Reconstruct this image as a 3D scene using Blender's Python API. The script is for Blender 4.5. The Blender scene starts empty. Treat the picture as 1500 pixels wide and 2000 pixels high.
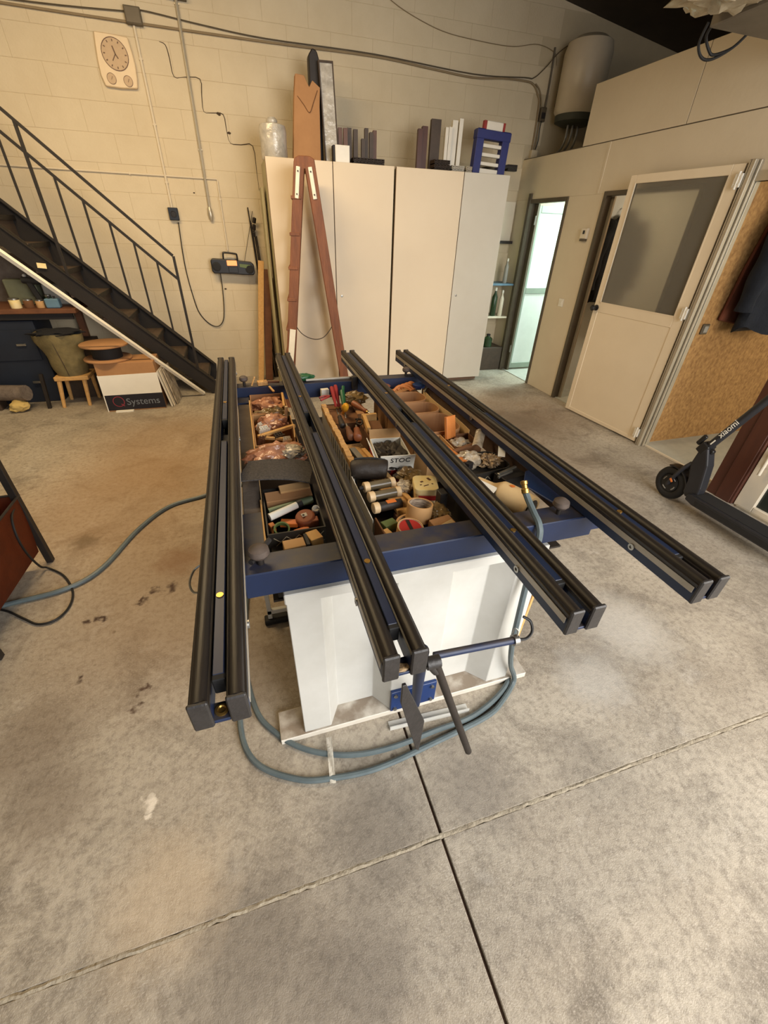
import bpy, bmesh, math, random
from mathutils import Vector, Matrix, Euler, noise

scene = bpy.context.scene
C = scene.collection
R = random.Random(7)

# ------------------------------------------------------------------ camera
cam_d = bpy.data.cameras.new('camera'); cam = bpy.data.objects.new('camera', cam_d); C.objects.link(cam)
F_PX, PITCH, YAW, ROLL = 804.92, 0.600176, 0.318734, -0.0367583
fw = Vector((math.sin(YAW)*math.cos(PITCH), math.cos(YAW)*math.cos(PITCH), -math.sin(PITCH)))
r0 = Vector((math.cos(YAW), -math.sin(YAW), 0)); d0 = fw.cross(r0)
rr = r0*math.cos(ROLL) + d0*math.sin(ROLL); dd = d0*math.cos(ROLL) - r0*math.sin(ROLL)
cam.matrix_world = Matrix(((rr.x, -dd.x, -fw.x, 0), (rr.y, -dd.y, -fw.y, 0), (rr.z, -dd.z, -fw.z, 1.6), (0, 0, 0, 1)))
cam_d.sensor_fit = 'VERTICAL'; cam_d.sensor_height = 36.0; cam_d.lens = F_PX*36/2000
cam_d.clip_start = 0.02
scene.camera = cam

# ------------------------------------------------------------------ world, lights, exposure
w = bpy.data.worlds.new('world'); scene.world = w; w.use_nodes = True
w.node_tree.nodes['Background'].inputs[0].default_value = (0.75, 0.86, 1.0, 1)
w.node_tree.nodes['Background'].inputs[1].default_value = 1.0
vs = scene.view_settings
vs.view_transform = 'Standard'; vs.look = 'None'; vs.gamma = 1.0; vs.use_curve_mapping = False
vs.exposure = 0.37
cy = scene.cycles; cy.adaptive_threshold = 0.04; cy.max_bounces = 6; cy.diffuse_bounces = 3; cy.glossy_bounces = 3; cy.transmission_bounces = 4; cy.transparent_max_bounces = 4; cy.caustics_reflective = False; cy.caustics_refractive = False

def area(name, loc, target, sx, sy, energy, col):
    l = bpy.data.lights.new(name, 'AREA'); l.shape = 'RECTANGLE'; l.size = sx; l.size_y = sy
    l.energy = energy; l.color = col
    o = bpy.data.objects.new(name, l); C.objects.link(o); o.location = loc
    o.rotation_euler = (Vector(target)-Vector(loc)).to_track_quat('-Z', 'Y').to_euler()
    return o
# daylight coming in through the open roller door behind the photographer
area('garage_daylight', (2.15, -1.95, 2.0), (1.0, 1.4, 0.0), 3.0, 2.5, 205, (1.0, 0.965, 0.92))
# warm tube lamp hung from the roof
area('warm_tube_lamp', (-0.9, 3.2, 3.4), (-0.9, 3.7, 0), 2.2, 0.3, 80, (1.0, 0.74, 0.41))
# lamp on the washroom ceiling
area('washroom_lamp', (4.25, 4.85, 2.26), (4.25, 4.85, 0), 0.5, 0.5, 42, (0.80, 1.0, 0.95))
# lights added to brighten the dressing room and the unseen side room
area('dressing_room_fill', (4.3, 3.5, 2.26), (4.3, 3.5, 0), 0.3, 0.3, 9, (1.0, 0.8, 0.55))  # no such lamp known, added because the doorway stayed black
area('side_room_fill', (4.6, -0.4, 1.5), (4.3, 2.7, 1.1), 1.2, 1.4, 30, (1.0, 0.86, 0.66))  # assumed window light, added to brighten the chipboard wall

# ------------------------------------------------------------------ materials
def lin(c):
    return tuple(((v/255)/12.92 if v/255 <= 0.04045 else ((v/255+0.055)/1.055)**2.4) for v in c) + (1.0,)
MATS = {}
def nn(nt, t, **kw):
    n = nt.nodes.new(t)
    for k, v in kw.items(): setattr(n, k, v)
    return n
def mat(name, c, rough=0.6, metal=0.0, c2=None, var=0.12, sc=6.0, bump=0.0, bsc=90.0, alpha=1.0, trans=0.0,
        stretch=None, dust=None, emit=None, coat=0.0, contrast=0.25, world=False, sub=0.0):
    m = bpy.data.materials.new(name); m.use_nodes = True; nt = m.node_tree
    b = nt.nodes['Principled BSDF']; L = nt.links.new
    b.inputs['Roughness'].default_value = rough; b.inputs['Metallic'].default_value = metal
    b.inputs['Coat Weight'].default_value = coat
    if trans: b.inputs['Transmission Weight'].default_value = trans
    if alpha < 1: b.inputs['Alpha'].default_value = alpha
    c1 = lin(c)
    if c2 is None:
        ca = tuple(min(1, v*(1-var)) for v in c1[:3])+(1,); cb = tuple(min(1, v*(1+var)) for v in c1[:3])+(1,)
    else: ca, cb = c1, lin(c2)
    if world: vec = nn(nt, 'ShaderNodeNewGeometry').outputs['Position']
    else: vec = nn(nt, 'ShaderNodeTexCoord').outputs['Object']
    if stretch:
        mp = nn(nt, 'ShaderNodeMapping'); mp.inputs['Scale'].default_value = stretch; L(vec, mp.inputs['Vector']); vec = mp.outputs[0]
    no = nn(nt, 'ShaderNodeTexNoise'); no.inputs['Scale'].default_value = sc; no.inputs['Detail'].default_value = 4
    no.inputs['Roughness'].default_value = 0.65
    L(vec, no.inputs['Vector'])
    mr = nn(nt, 'ShaderNodeMapRange'); mr.inputs[1].default_value = 0.5-contrast; mr.inputs[2].default_value = 0.5+contrast
    L(no.outputs['Fac'], mr.inputs[0])
    mx = nn(nt, 'ShaderNodeMix', data_type='RGBA'); mx.inputs[6].default_value = ca; mx.inputs[7].default_value = cb
    L(mr.outputs[0], mx.inputs[0]); col = mx.outputs[2]
    if dust:
        g = nn(nt, 'ShaderNodeNewGeometry'); sp = nn(nt, 'ShaderNodeSeparateXYZ'); L(g.outputs['Normal'], sp.inputs[0])
        d1 = nn(nt, 'ShaderNodeMapRange'); d1.inputs[1].default_value = 0.75; d1.inputs[2].default_value = 0.97; L(sp.outputs[2], d1.inputs[0])
        n2 = nn(nt, 'ShaderNodeTexNoise'); n2.inputs['Scale'].default_value = 14; n2.inputs['Detail'].default_value = 8; L(g.outputs['Position'], n2.inputs['Vector'])
        d2 = nn(nt, 'ShaderNodeMapRange'); d2.inputs[1].default_value = 0.25; d2.inputs[2].default_value = 0.6; L(n2.outputs['Fac'], d2.inputs[0])
        mu = nn(nt, 'ShaderNodeMath', operation='MULTIPLY'); L(d1.outputs[0], mu.inputs[0]); L(d2.outputs[0], mu.inputs[1])
        m3 = nn(nt, 'ShaderNodeMix', data_type='RGBA'); L(mu.outputs[0], m3.inputs[0]); L(col, m3.inputs[6]); m3.inputs[7].default_value = lin(dust); col = m3.outputs[2]
    L(col, b.inputs['Base Color'])
    if bump:
        n3 = nn(nt, 'ShaderNodeTexNoise'); n3.inputs['Scale'].default_value = bsc; n3.inputs['Detail'].default_value = 4; L(vec, n3.inputs['Vector'])
        bp = nn(nt, 'ShaderNodeBump'); bp.inputs['Strength'].default_value = bump; bp.inputs['Distance'].default_value = 0.01
        L(n3.outputs['Fac'], bp.inputs['Height']); L(bp.outputs[0], b.inputs['Normal'])
    if emit:
        b.inputs['Emission Color'].default_value = lin(emit[0]); b.inputs['Emission Strength'].default_value = emit[1]
    MATS[name] = m
    return m

mat('wall_paint', (216, 201, 172), 0.9, c2=(200, 183, 152), sc=2.2, bump=0.25, bsc=55, contrast=0.35, world=True)
mat('mortar_paint', (190, 174, 144), 0.95, var=0.08, sc=5, world=True)
mat('wall_crack', (70, 56, 42), 0.95)
mat('partition', (222, 208, 182), 0.75, c2=(210, 195, 169), sc=1.6, bump=0.1, bsc=30, contrast=0.35, world=True)
mat('plain_wall', (190, 180, 160), 0.9, world=True)
mat('inner_white', (225, 228, 224), 0.7, var=0.05)
mat('tile_floor', (196, 196, 186), 0.45, c2=(176, 178, 170), sc=14)
mat('roof_sheet', (70, 60, 50), 0.8, c2=(52, 45, 38), sc=2, world=True)
mat('steel_dark', (46, 40, 36), 0.55, 0.3, var=0.3, sc=10)
mat('stair_black', (42, 36, 31), 0.6, 0.2, c2=(30, 26, 24), sc=5, bump=0.1)
mat('tread_wood', (104, 86, 70), 0.75, c2=(58, 48, 40), sc=4, stretch=(3, 1, 1))
mat('blue_paint', (11, 29, 62), 0.5, 0.0, c2=(16, 37, 73), sc=9, dust=(66, 60, 58))
mat('blue_bar', (16, 30, 60), 0.45, 0.0, c2=(30, 42, 66), sc=7, stretch=(6, 1, 1))
mat('blue_plate', (30, 58, 112), 0.45, c2=(24, 48, 98), sc=5)
mat('pad_black', (40, 33, 28), 0.45, 0.0, c2=(24, 21, 19), sc=10, stretch=(8, 0.6, 4), bump=0.08, bsc=40)
mat('cap_black', (44, 41, 40), 0.5, var=0.25, sc=30, bump=0.15)
mat('alu_strip', (176, 170, 158), 0.4, 0.2, c2=(140, 132, 120), sc=8, stretch=(1, .5, 1))
mat('white_paint', (210, 209, 203), 0.5, c2=(192, 190, 182), sc=5, bump=0.06, bsc=25, contrast=0.3)
mat('white_dusty', (222, 216, 204), 0.55, c2=(204, 196, 182), sc=6, dust=(140, 126, 110))
mat('rubber', (26, 25, 25), 0.75, var=0.2)
mat('rubber_cable', (20, 19, 19), 0.55)
mat('plastic_black', (24, 23, 24), 0.42, var=0.2)
mat('scooter_grey', (36, 36, 40), 0.42, var=0.15)
mat('brass', (190, 150, 80), 0.35, 0.9, var=0.2, sc=30)
mat('steel', (160, 158, 152), 0.35, 0.9, var=0.15, sc=20)
mat('galvanised', (150, 148, 142), 0.5, 0.6, c2=(128, 124, 116), sc=12)
mat('rust_top', (116, 92, 76), 0.7, c2=(84, 70, 62), sc=16)
mat('grey_dust_top', (116, 104, 92), 0.8, c2=(92, 80, 70), sc=12, bump=0.2)
mat('cabinet_white', (233, 216, 188), 0.55, c2=(226, 207, 178), sc=1.5, contrast=0.35)
mat('cabinet_grey', (214, 208, 194), 0.55, c2=(205, 198, 182), sc=1.5)
mat('cabinet_edge', (112, 84, 62), 0.6)
mat('cabinet_side', (176, 166, 130), 0.7)
mat('ladder_wood', (140, 86, 52), 0.6, c2=(102, 60, 38), sc=7, stretch=(4, 4, 0.6), bump=0.2, bsc=30)
mat('paint_white', (236, 228, 208), 0.6)
mat('cardboard', (182, 136, 92), 0.85, c2=(162, 118, 78), sc=4)
mat('cardboard_light', (206, 164, 112), 0.85, c2=(190, 146, 96), sc=5)
mat('cardboard_dark', (126, 84, 50), 0.85, c2=(100, 66, 40), sc=6)
mat('wood_light', (222, 178, 112), 0.7, c2=(200, 150, 88), sc=8, stretch=(5, 1, 5))
mat('wood_orange', (206, 128, 62), 0.6, c2=(186, 108, 48), sc=8, stretch=(6, 6, 1))
mat('wood_brown', (120, 76, 46), 0.65, c2=(92, 56, 34), sc=10, stretch=(1, 6, 1))
mat('wood_handle', (150, 84, 44), 0.5, c2=(112, 60, 32), sc=20)
mat('chipboard', (214, 172, 112), 0.85, c2=(170, 126, 74), sc=60, bump=0.3, bsc=120)
mat('osb', (188, 146, 90), 0.8, c2=(134, 96, 54), sc=42, stretch=(1, 1, 0.7), bump=0.25, bsc=70, contrast=0.2)
mat('white_plastic', (232, 226, 212), 0.4, var=0.05)
mat('grey_plastic', (150, 146, 138), 0.45, var=0.1)
mat('cream_pvc', (224, 212, 190), 0.4, var=0.05)
mat('door_cream', (234, 217, 188), 0.5, c2=(225, 207, 177), sc=2)
mat('alu_frame', (186, 176, 156), 0.35, 0.5, var=0.1)
mat('green_alu', (150, 160, 148), 0.4, 0.3, var=0.08)
mat('jamb_dark', (92, 82, 66), 0.5, 0.2, var=0.15)
mat('brown_profile', (84, 46, 32), 0.42, c2=(70, 38, 28), sc=5, stretch=(6, 6, 1))
mat('frosted', (196, 190, 172), 0.2, trans=0.8, var=0.03)
mat('panel_frosted', (226, 236, 230), 0.5, var=0.04)
mat('dark_glass', (34, 40, 36), 0.12, var=0.2, sc=2)
mat('black_cloth', (22, 22, 26), 0.95, var=0.4, sc=9, bump=0.4, bsc=60)
mat('navy_cloth', (30, 36, 50), 0.95, var=0.35, sc=8, bump=0.4, bsc=60)
mat('red_cloth', (118, 66, 46), 0.95, var=0.2)
mat('sack', (140, 124, 82), 0.85, c2=(88, 80, 52), sc=7, bump=0.5, bsc=22)
mat('bag_pink', (206, 150, 116), 0.22, c2=(120, 66, 40), sc=16, bump=0.9, bsc=26, contrast=0.18)
mat('bag_clear', (214, 200, 178), 0.18, c2=(120, 106, 86), sc=14, bump=0.9, bsc=24, contrast=0.2)
mat('bag_olive', (140, 112, 66), 0.3, c2=(84, 64, 38), sc=14, bump=0.8, bsc=26, contrast=0.2)
mat('foil', (216, 210, 198), 0.3, 0.15, c2=(160, 154, 144), sc=10, bump=0.7, bsc=18)
mat('paper_white', (240, 236, 224), 0.8, var=0.05)
mat('paper_cream', (214, 184, 134), 0.8, c2=(198, 166, 118), sc=8)
mat('paper_yellow', (244, 214, 130), 0.6, c2=(240, 226, 186), sc=14)
mat('red_print', (176, 40, 34), 0.6, var=0.2)
mat('maroon', (150, 44, 40), 0.5, var=0.2)
mat('ink_black', (24, 20, 22), 0.6)
mat('box_navy', (26, 24, 34), 0.7)
mat('logo_red', (150, 52, 66), 0.6)
mat('logo_grey', (120, 126, 136), 0.6)
mat('green_plastic', (36, 88, 52), 0.45, var=0.25)
mat('case_olive', (104, 106, 84), 0.6, var=0.2)
mat('green_olive', (96, 112, 62), 0.5, var=0.2)
mat('green_sleeve', (122, 138, 108), 0.5, var=0.2)
mat('yellow_plastic', (226, 160, 40), 0.4, var=0.1)
mat('orange_plastic', (220, 120, 50), 0.45, var=0.1)
mat('blue_plastic', (96, 128, 150), 0.5, var=0.2)
mat('blue_dark_box', (24, 34, 50), 0.6, c2=(18, 24, 36), sc=4)
mat('felt_dark', (92, 86, 82), 0.95, c2=(46, 44, 44), sc=120, bump=0.5, bsc=200)
mat('carpet_grey', (140, 126, 112), 1.0, c2=(104, 92, 82), sc=18, bump=0.6, bsc=60)
mat('sponge', (206, 178, 110), 0.9, bump=0.4, bsc=60)
mat('rust_red', (132, 58, 24), 0.55, c2=(86, 34, 14), sc=4, bump=0.1)
mat('hose_blue', (100, 112, 114), 0.5, c2=(80, 92, 96), sc=12)
mat('dial_tan', (190, 162, 128), 0.6, var=0.06, sc=40)
mat('clock_case', (220, 196, 160), 0.45, var=0.06)
mat('clock_hand', (96, 66, 40), 0.5)
mat('heater_white', (206, 192, 168), 0.35, var=0.05)
mat('heater_cap', (64, 66, 56), 0.6)
mat('glow_orange', (255, 170, 110), 0.5, emit=((255, 150, 90), 0.6))
mat('green_glass', (40, 62, 36), 0.25, var=0.3)
mat('profile_brown', (96, 62, 44), 0.5, var=0.2, sc=20)
mat('profile_dark', (70, 56, 44), 0.55, var=0.25, sc=20)
mat('profile_cut', (40, 34, 28), 0.6, c2=(120, 100, 76), sc=60, contrast=0.1)
mat('clamp_blue', (38, 46, 108), 0.5, var=0.12)
mat('film_wrap', (196, 184, 156), 0.2, c2=(150, 136, 112), sc=7, bump=0.8, bsc=20)
mat('duct_metal', (132, 124, 110), 0.6, 0.3, c2=(112, 104, 92), sc=6)
mat('pattern_black', (44, 40, 34), 0.6, var=0.3)
mat('pattern_line', (190, 180, 150), 0.6)
mat('tape_tan', (210, 164, 110), 0.5, var=0.08)
mat('tape_inner', (128, 108, 92), 0.7, c2=(190, 172, 150), sc=40, stretch=(1, 1, 8), contrast=0.1)
mat('tape_brown', (148, 78, 44), 0.6, var=0.15)
mat('cartridge', (124, 110, 84), 0.3, c2=(66, 56, 40), sc=20, stretch=(0.4, 6, 6))
mat('bone_cap', (220, 190, 146), 0.5, var=0.08)
mat('leather_black', (52, 42, 33), 0.6, c2=(28, 22, 18), sc=10, bump=0.4, bsc=30)
mat('bits', (180, 150, 110), 0.5, c2=(70, 52, 36), sc=70, contrast=0.12)

def floor_material():
    m = bpy.data.materials.new('concrete'); m.use_nodes = True; nt = m.node_tree; L = nt.links.new
    b = nt.nodes['Principled BSDF']; g = nn(nt, 'ShaderNodeNewGeometry'); pos = g.outputs['Position']
    def noi(sc, det=8, ro=0.6, vec=None, dist=0.0):
        n = nn(nt, 'ShaderNodeTexNoise'); n.inputs['Scale'].default_value = sc; n.inputs['Detail'].default_value = det
        n.inputs['Roughness'].default_value = ro; n.inputs['Distortion'].default_value = dist; L(vec or pos, n.inputs['Vector']); return n.outputs['Fac']
    def rng(v, a, c, lo=0, hi=1):
        n = nn(nt, 'ShaderNodeMapRange'); n.inputs[1].default_value = a; n.inputs[2].default_value = c
        n.inputs[3].default_value = lo; n.inputs[4].default_value = hi; L(v, n.inputs[0]); return n.outputs[0]
    def mix(f, a, c):
        n = nn(nt, 'ShaderNodeMix', data_type='RGBA'); L(f, n.inputs[0])
        for i, v in ((6, a), (7, c)):
            if isinstance(v, tuple): n.inputs[i].default_value = v
            else: L(v, n.inputs[i])
        return n.outputs[2]
    def math2(op, a, c):
        n = nn(nt, 'ShaderNodeMath', operation=op)
        for i, v in enumerate((a, c)):
            if isinstance(v, (int, float)): n.inputs[i].default_value = v
            else: L(v, n.inputs[i])
        return n.outputs[0]
    col = mix(rng(noi(1.1, 5, 0.62), 0.3, 0.7), lin((150, 139, 123)), lin((192, 182, 165)))
    col = mix(rng(noi(2.6, 7, 0.72, dist=0.6), 0.50, 0.68, 0, 0.7), col, lin((98, 90, 79)))       # dark worn blotches
    col = mix(rng(noi(5.0, 7, 0.72), 0.58, 0.74, 0, 0.6), col, lin((206, 198, 186)))                 # pale cement bloom
    col = mix(rng(noi(38, 4, 0.7), 0.45, 0.66, 0, 0.5), col, lin((104, 94, 82)))                  # trowel grain
    col = mix(rng(noi(150, 2, 0.6), 0.5, 0.72, 0, 0.4), col, lin((200, 190, 176)))
    vo = nn(nt, 'ShaderNodeTexVoronoi'); vo.inputs['Scale'].default_value = 9; L(pos, vo.inputs['Vector'])
    sp = math2('MULTIPLY', rng(vo.outputs['Distance'], 0.10, 0.05), rng(noi(1.7, 3), 0.5, 0.56))
    col = mix(math2('MULTIPLY', sp, 0.6), col, lin((74, 64, 54)))                                    # oil drips
    # oil stains, plaster splashes, broad brown tints, daylight and shade painted beside the table
    wob = nn(nt, 'ShaderNodeTexNoise'); wob.inputs['Scale'].default_value = 16; wob.inputs['Detail'].default_value = 5; L(pos, wob.inputs['Vector'])
    wsub = nn(nt, 'ShaderNodeVectorMath', operation='SUBTRACT'); L(wob.outputs['Color'], wsub.inputs[0]); wsub.inputs[1].default_value = (0.5, 0.5, 0.5)
    wsc = nn(nt, 'ShaderNodeVectorMath', operation='SCALE'); L(wsub.outputs[0], wsc.inputs[0]); wsc.inputs['Scale'].default_value = 0.16
    wp = nn(nt, 'ShaderNodeVectorMath', operation='ADD'); L(pos, wp.inputs[0]); L(wsc.outputs[0], wp.inputs[1])
    for (x, y, r, c, s) in ((-.95, 2.75, 1.0, (150, 112, 66), .5), (-.75, 3.7, 1.0, (150, 112, 66), .45), (-.5, 1.75, .8, (150, 116, 76), .4), (1.9, 2.6, 1.1, (132, 104, 72), .45), (2.7, 3.7, .9, (126, 96, 64), .5), (-1.10, 2.37, .10, (96, 76, 48), .6), (-.644, 1.836, .035, (60, 34, 20), .95), (-.555, 1.81, .045, (60, 34, 20), .95),  # the broad ones here tint the left and far floor brown
                            (-.70, 1.77, .03, (60, 34, 20), .95), (-.888, 1.358, .03, (56, 32, 20), .95), (-.93, 1.70, .03, (56, 32, 20), .95), (-.87, 1.69, .03, (56, 32, 20), .95),
                            (-.55, 2.05, .16, (120, 80, 44), .5), (-.64, 1.15, .028, (70, 46, 30), .9), (-.62, 1.22, .02, (70, 46, 30), .9),
                            (-.545, .775, .028, (232, 222, 206), .9), (-.53, .74, .018, (232, 222, 206), .9), (1.6, .95, .28, (206, 202, 194), .5), (1.25, .75, .2, (206, 202, 194), .45),  # wide pale pair: daylight right of the table put into the colour
                            (-.22, .33, .26, (92, 84, 76), .5), (.05, .2, .2, (94, 86, 78), .5), (.18, .50, .24, (94, 87, 80), .55), (.55, .52, .22, (104, 98, 92), .45), (-.85, .85, .2, (96, 78, 60), .4), (-.98, 1.1, .22, (88, 66, 44), .4), (1.0, .45, .2, (108, 102, 94), .3), (-.45, .5, .22, (200, 178, 148), .4),
                            (1.9, 2.6, .5, (120, 104, 84), .5), (2.6, 3.4, .35, (112, 96, 78), .5), (2.9, 4.3, .3, (104, 84, 60), .5), (-.15, 1.2, .3, (120, 100, 78), .4)):  # last one: soft shade of the rails painted left of the table
        ds = nn(nt, 'ShaderNodeVectorMath', operation='DISTANCE'); L(wp.outputs[0], ds.inputs[0]); ds.inputs[1].default_value = (x, y, 0)
        col = mix(rng(ds.outputs['Value'], r, r*0.35, 0, s), col, lin(c))
    L(col, b.inputs['Base Color'])
    L(rng(noi(3, 3), 0.3, 0.7, 0.55, 0.85), b.inputs['Roughness'])
    h = math2('ADD', math2('MULTIPLY', noi(60, 4, 0.7), 0.6), math2('MULTIPLY', noi(300, 2), 0.4))
    bp = nn(nt, 'ShaderNodeBump'); bp.inputs['Strength'].default_value = 0.35; bp.inputs['Distance'].default_value = 0.01
    L(h, bp.inputs['Height']); L(bp.outputs[0], b.inputs['Normal'])
    MATS['concrete'] = m
floor_material()
mat('cable_tan', (140, 122, 94), 0.8)
mat('grip_dusty', (84, 72, 64), 0.7, var=.3, sc=40)
mat('clear_film', (226, 220, 206), 0.2, alpha=0.45, bump=0.8, bsc=40)
mat('joint_dark', (72, 50, 36), 0.9, world=True)
mat('joint_pale', (176, 166, 146), 0.95, c2=(140, 128, 110), sc=25, bump=0.6, bsc=80, world=True)

# ------------------------------------------------------------------ mesh helpers
def V(*a): return Vector(a)
def B(): return bmesh.new()
def box(bm, x0, x1, y0, y1, z0, z1, M=None):
    vs_ = [bm.verts.new((x, y, z)) for z in (z0, z1) for y in (y0, y1) for x in (x0, x1)]
    fs = ((0, 2, 3, 1), (4, 5, 7, 6), (0, 1, 5, 4), (2, 6, 7, 3), (0, 4, 6, 2), (1, 3, 7, 5))
    for f in fs: bm.faces.new([vs_[i] for i in f])
    if M: bmesh.ops.transform(bm, matrix=M, verts=vs_)
    return bm
def rbox(bm, c, s, rz=0, rx=0, ry=0):
    M = Matrix.Translation(c) @ Euler((rx, ry, rz)).to_matrix().to_4x4()
    return box(bm, -s[0]/2, s[0]/2, -s[1]/2, s[1]/2, -s[2]/2, s[2]/2, M)
def ring(bm, c, u, v, r, n):
    return [bm.verts.new(c + u*(r*math.cos(2*math.pi*i/n)) + v*(r*math.sin(2*math.pi*i/n))) for i in range(n)]
def frame(d):
    d = d.normalized(); a = Vector((0, 0, 1)) if abs(d.z) < 0.95 else Vector((1, 0, 0))
    u = d.cross(a).normalized(); return u, d.cross(u).normalized()
def skin(bm, rings, cap=True, close=False):
    n = len(rings[0])
    prs = list(zip(rings, rings[1:])) + ([(rings[-1], rings[0])] if close else [])
    for a, b in prs:
        for i in range(n): bm.faces.new((a[i], a[(i+1) % n], b[(i+1) % n], b[i]))
    if cap and not close:
        bm.faces.new(rings[0][::-1]); bm.faces.new(rings[-1])
    return bm
def cyl(bm, p0, p1, ra, rb=None, n=14):
    p0 = Vector(p0); p1 = Vector(p1); rb = ra if rb is None else rb; u, v = frame(p1-p0)
    return skin(bm, [ring(bm, p0, u, v, ra, n), ring(bm, p1, u, v, rb, n)])
def spline(pts, k=8):
    P = [Vector(p) for p in pts]; out = []
    for i in range(len(P)-1):
        a = P[max(i-1, 0)]; b_ = P[i]; c = P[i+1]; d = P[min(i+2, len(P)-1)]
        for j in range(k):
            t = j/k
            out.append(0.5*((2*b_) + (c-a)*t + (2*a-5*b_+4*c-d)*t*t + (3*b_-a-3*c+d)*t**3))
    out.append(P[-1]); return out
def tube(bm, pts, r, n=8, k=8, smooth=True):
    P = spline(pts, k) if smooth else [Vector(p) for p in pts]
    rings = []; u = None
    for i, p in enumerate(P):
        d = (P[min(i+1, len(P)-1)]-P[max(i-1, 0)]).normalized()
        if u is None: u, v = frame(d)
        else:
            u = (u - d*u.dot(d)).normalized(); v = d.cross(u)
        rings.append(ring(bm, p, u, v, r(i/(len(P)-1)) if callable(r) else r, n))
    return skin(bm, rings)
def prism(bm, poly, axis, a, b):
    def mk(p, t):
        return {'x': (t, p[0], p[1]), 'y': (p[0], t, p[1]), 'z': (p[0], p[1], t)}[axis]
    A = [bm.verts.new(mk(p, a)) for p in poly]; Bv = [bm.verts.new(mk(p, b)) for p in poly]
    n = len(poly)
    for i in range(n): bm.faces.new((A[i], A[(i+1) % n], Bv[(i+1) % n], Bv[i]))
    bm.faces.new(A[::-1]); bm.faces.new(Bv)
    return bm
def lathe(bm, prof, c=(0, 0, 0), d=(0, 0, 1), n=20, cap=True):
    c = Vector(c); d = Vector(d).normalized(); u, v = frame(d)
    return skin(bm, [ring(bm, c + d*h, u, v, max(r, 1e-4), n) for r, h in prof], cap)
def annulus(bm, c, d, ro, ri, h, n=28):
    c = Vector(c); d = Vector(d).normalized(); u, v = frame(d)
    rs = [ring(bm, c, u, v, ro, n), ring(bm, c+d*h, u, v, ro, n), ring(bm, c+d*h, u, v, ri, n), ring(bm, c, u, v, ri, n)]
    return skin(bm, rs, close=True)
def blob(bm, c, r, amp=0.2, fr=2.0, seed=0, sub=3, flat=None):
    res = bmesh.ops.create_icosphere(bm, subdivisions=sub, radius=1.0)
    for v in res['verts']:
        p = v.co.copy()
        k = 1 + amp*noise.fractal(p*fr + Vector((seed*7.3, seed*3.1, seed)), 0.8, 2.0, 4)
        v.co = Vector((p.x*r[0]*k, p.y*r[1]*k, p.z*r[2]*k)) + Vector(c)
        if flat is not None and v.co.z < flat: v.co.z = flat
    return bm
def sheet(bm, c, sx, sy, fn, nx=10, ny=10, th=0.003, rz=0):
    M = Matrix.Translation(c) @ Matrix.Rotation(rz, 4, 'Z')
    g = []
    for t in (th/2, -th/2):
        g.append([[bm.verts.new(M @ Vector((sx*(i/nx-.5), sy*(j/ny-.5), fn(i/nx, j/ny)+t))) for j in range(ny+1)] for i in range(nx+1)])
    for s in (0, 1):
        for i in range(nx):
            for j in range(ny):
                q = (g[s][i][j], g[s][i+1][j], g[s][i+1][j+1], g[s][i][j+1]); bm.faces.new(q if s == 0 else q[::-1])
    bd = [(i, 0) for i in range(nx)] + [(nx, j) for j in range(ny)] + [(i, ny) for i in range(nx, 0, -1)] + [(0, j) for j in range(ny, 0, -1)]
    for (a, b) in zip(bd, bd[1:]+bd[:1]):
        bm.faces.new((g[0][a[0]][a[1]], g[1][a[0]][a[1]], g[1][b[0]][b[1]], g[0][b[0]][b[1]]))
    return bm

WM = {}
def finish(name, bm, m, bev=0.0, smooth=False, seg=1):
    bmesh.ops.recalc_face_normals(bm, faces=bm.faces)
    if bev: bmesh.ops.bevel(bm, geom=list(bm.edges), offset=bev, segments=seg, affect='EDGES', clamp_overlap=True, profile=0.6)
    me = bpy.data.meshes.new(name); bm.to_mesh(me); bm.free()
    me.materials.append(MATS[m] if isinstance(m, str) else m)
    if smooth:
        me.polygons.foreach_set('use_smooth', [True]*len(me.polygons)); me.set_sharp_from_angle(angle=0.7)
    return me
def obj(name, bm, m, parent=None, bev=0.0, smooth=False, local=False, label=None, cat=None, group=None, kind=None, seg=1):
    if parent is None:
        xs = [v.co for v in bm.verts]
        c = Vector(((min(v.x for v in xs)+max(v.x for v in xs))/2, (min(v.y for v in xs)+max(v.y for v in xs))/2, min(v.z for v in xs)))
        bmesh.ops.translate(bm, vec=-c, verts=bm.verts)
    elif not local: bm.transform(WM[parent].inverted())
    o = bpy.data.objects.new(name, finish(name, bm, m, bev, smooth, seg)); C.objects.link(o)
    if parent is None: o.location = c; WM[o] = Matrix.Translation(c)
    else: o.parent = parent; WM[o] = WM[parent]
    tag(o, label, cat, group, kind)
    return o
def tag(o, label=None, cat=None, group=None, kind=None):
    if label: o['label'] = label
    if cat: o['category'] = cat
    if group: o['group'] = group
    if kind: o['kind'] = kind
    return o
def thing(name, label, cat, loc=(0, 0, 0), rz=0, group=None, kind=None):
    o = bpy.data.objects.new(name, None); C.objects.link(o); o.empty_display_size = 0.05
    o.location = loc; o.rotation_euler = (0, 0, rz); WM[o] = Matrix.Translation(loc) @ Matrix.Rotation(rz, 4, 'Z')
    return tag(o, label, cat, group, kind)
def piece(name, me, parent, loc, rz=0, world=True):
    o = bpy.data.objects.new(name, me); C.objects.link(o); o.parent = parent
    o.location = (WM[parent].inverted() @ Vector(loc)) if world else loc; o.rotation_euler = (0, 0, rz)
    WM[o] = WM[parent] @ Matrix.Translation(o.location) @ Matrix.Rotation(rz, 4, 'Z')
    return o
def struct(name, bm, m, label=None, **k):
    return obj(name, bm, m, kind='structure', label=label, **k)
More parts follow.
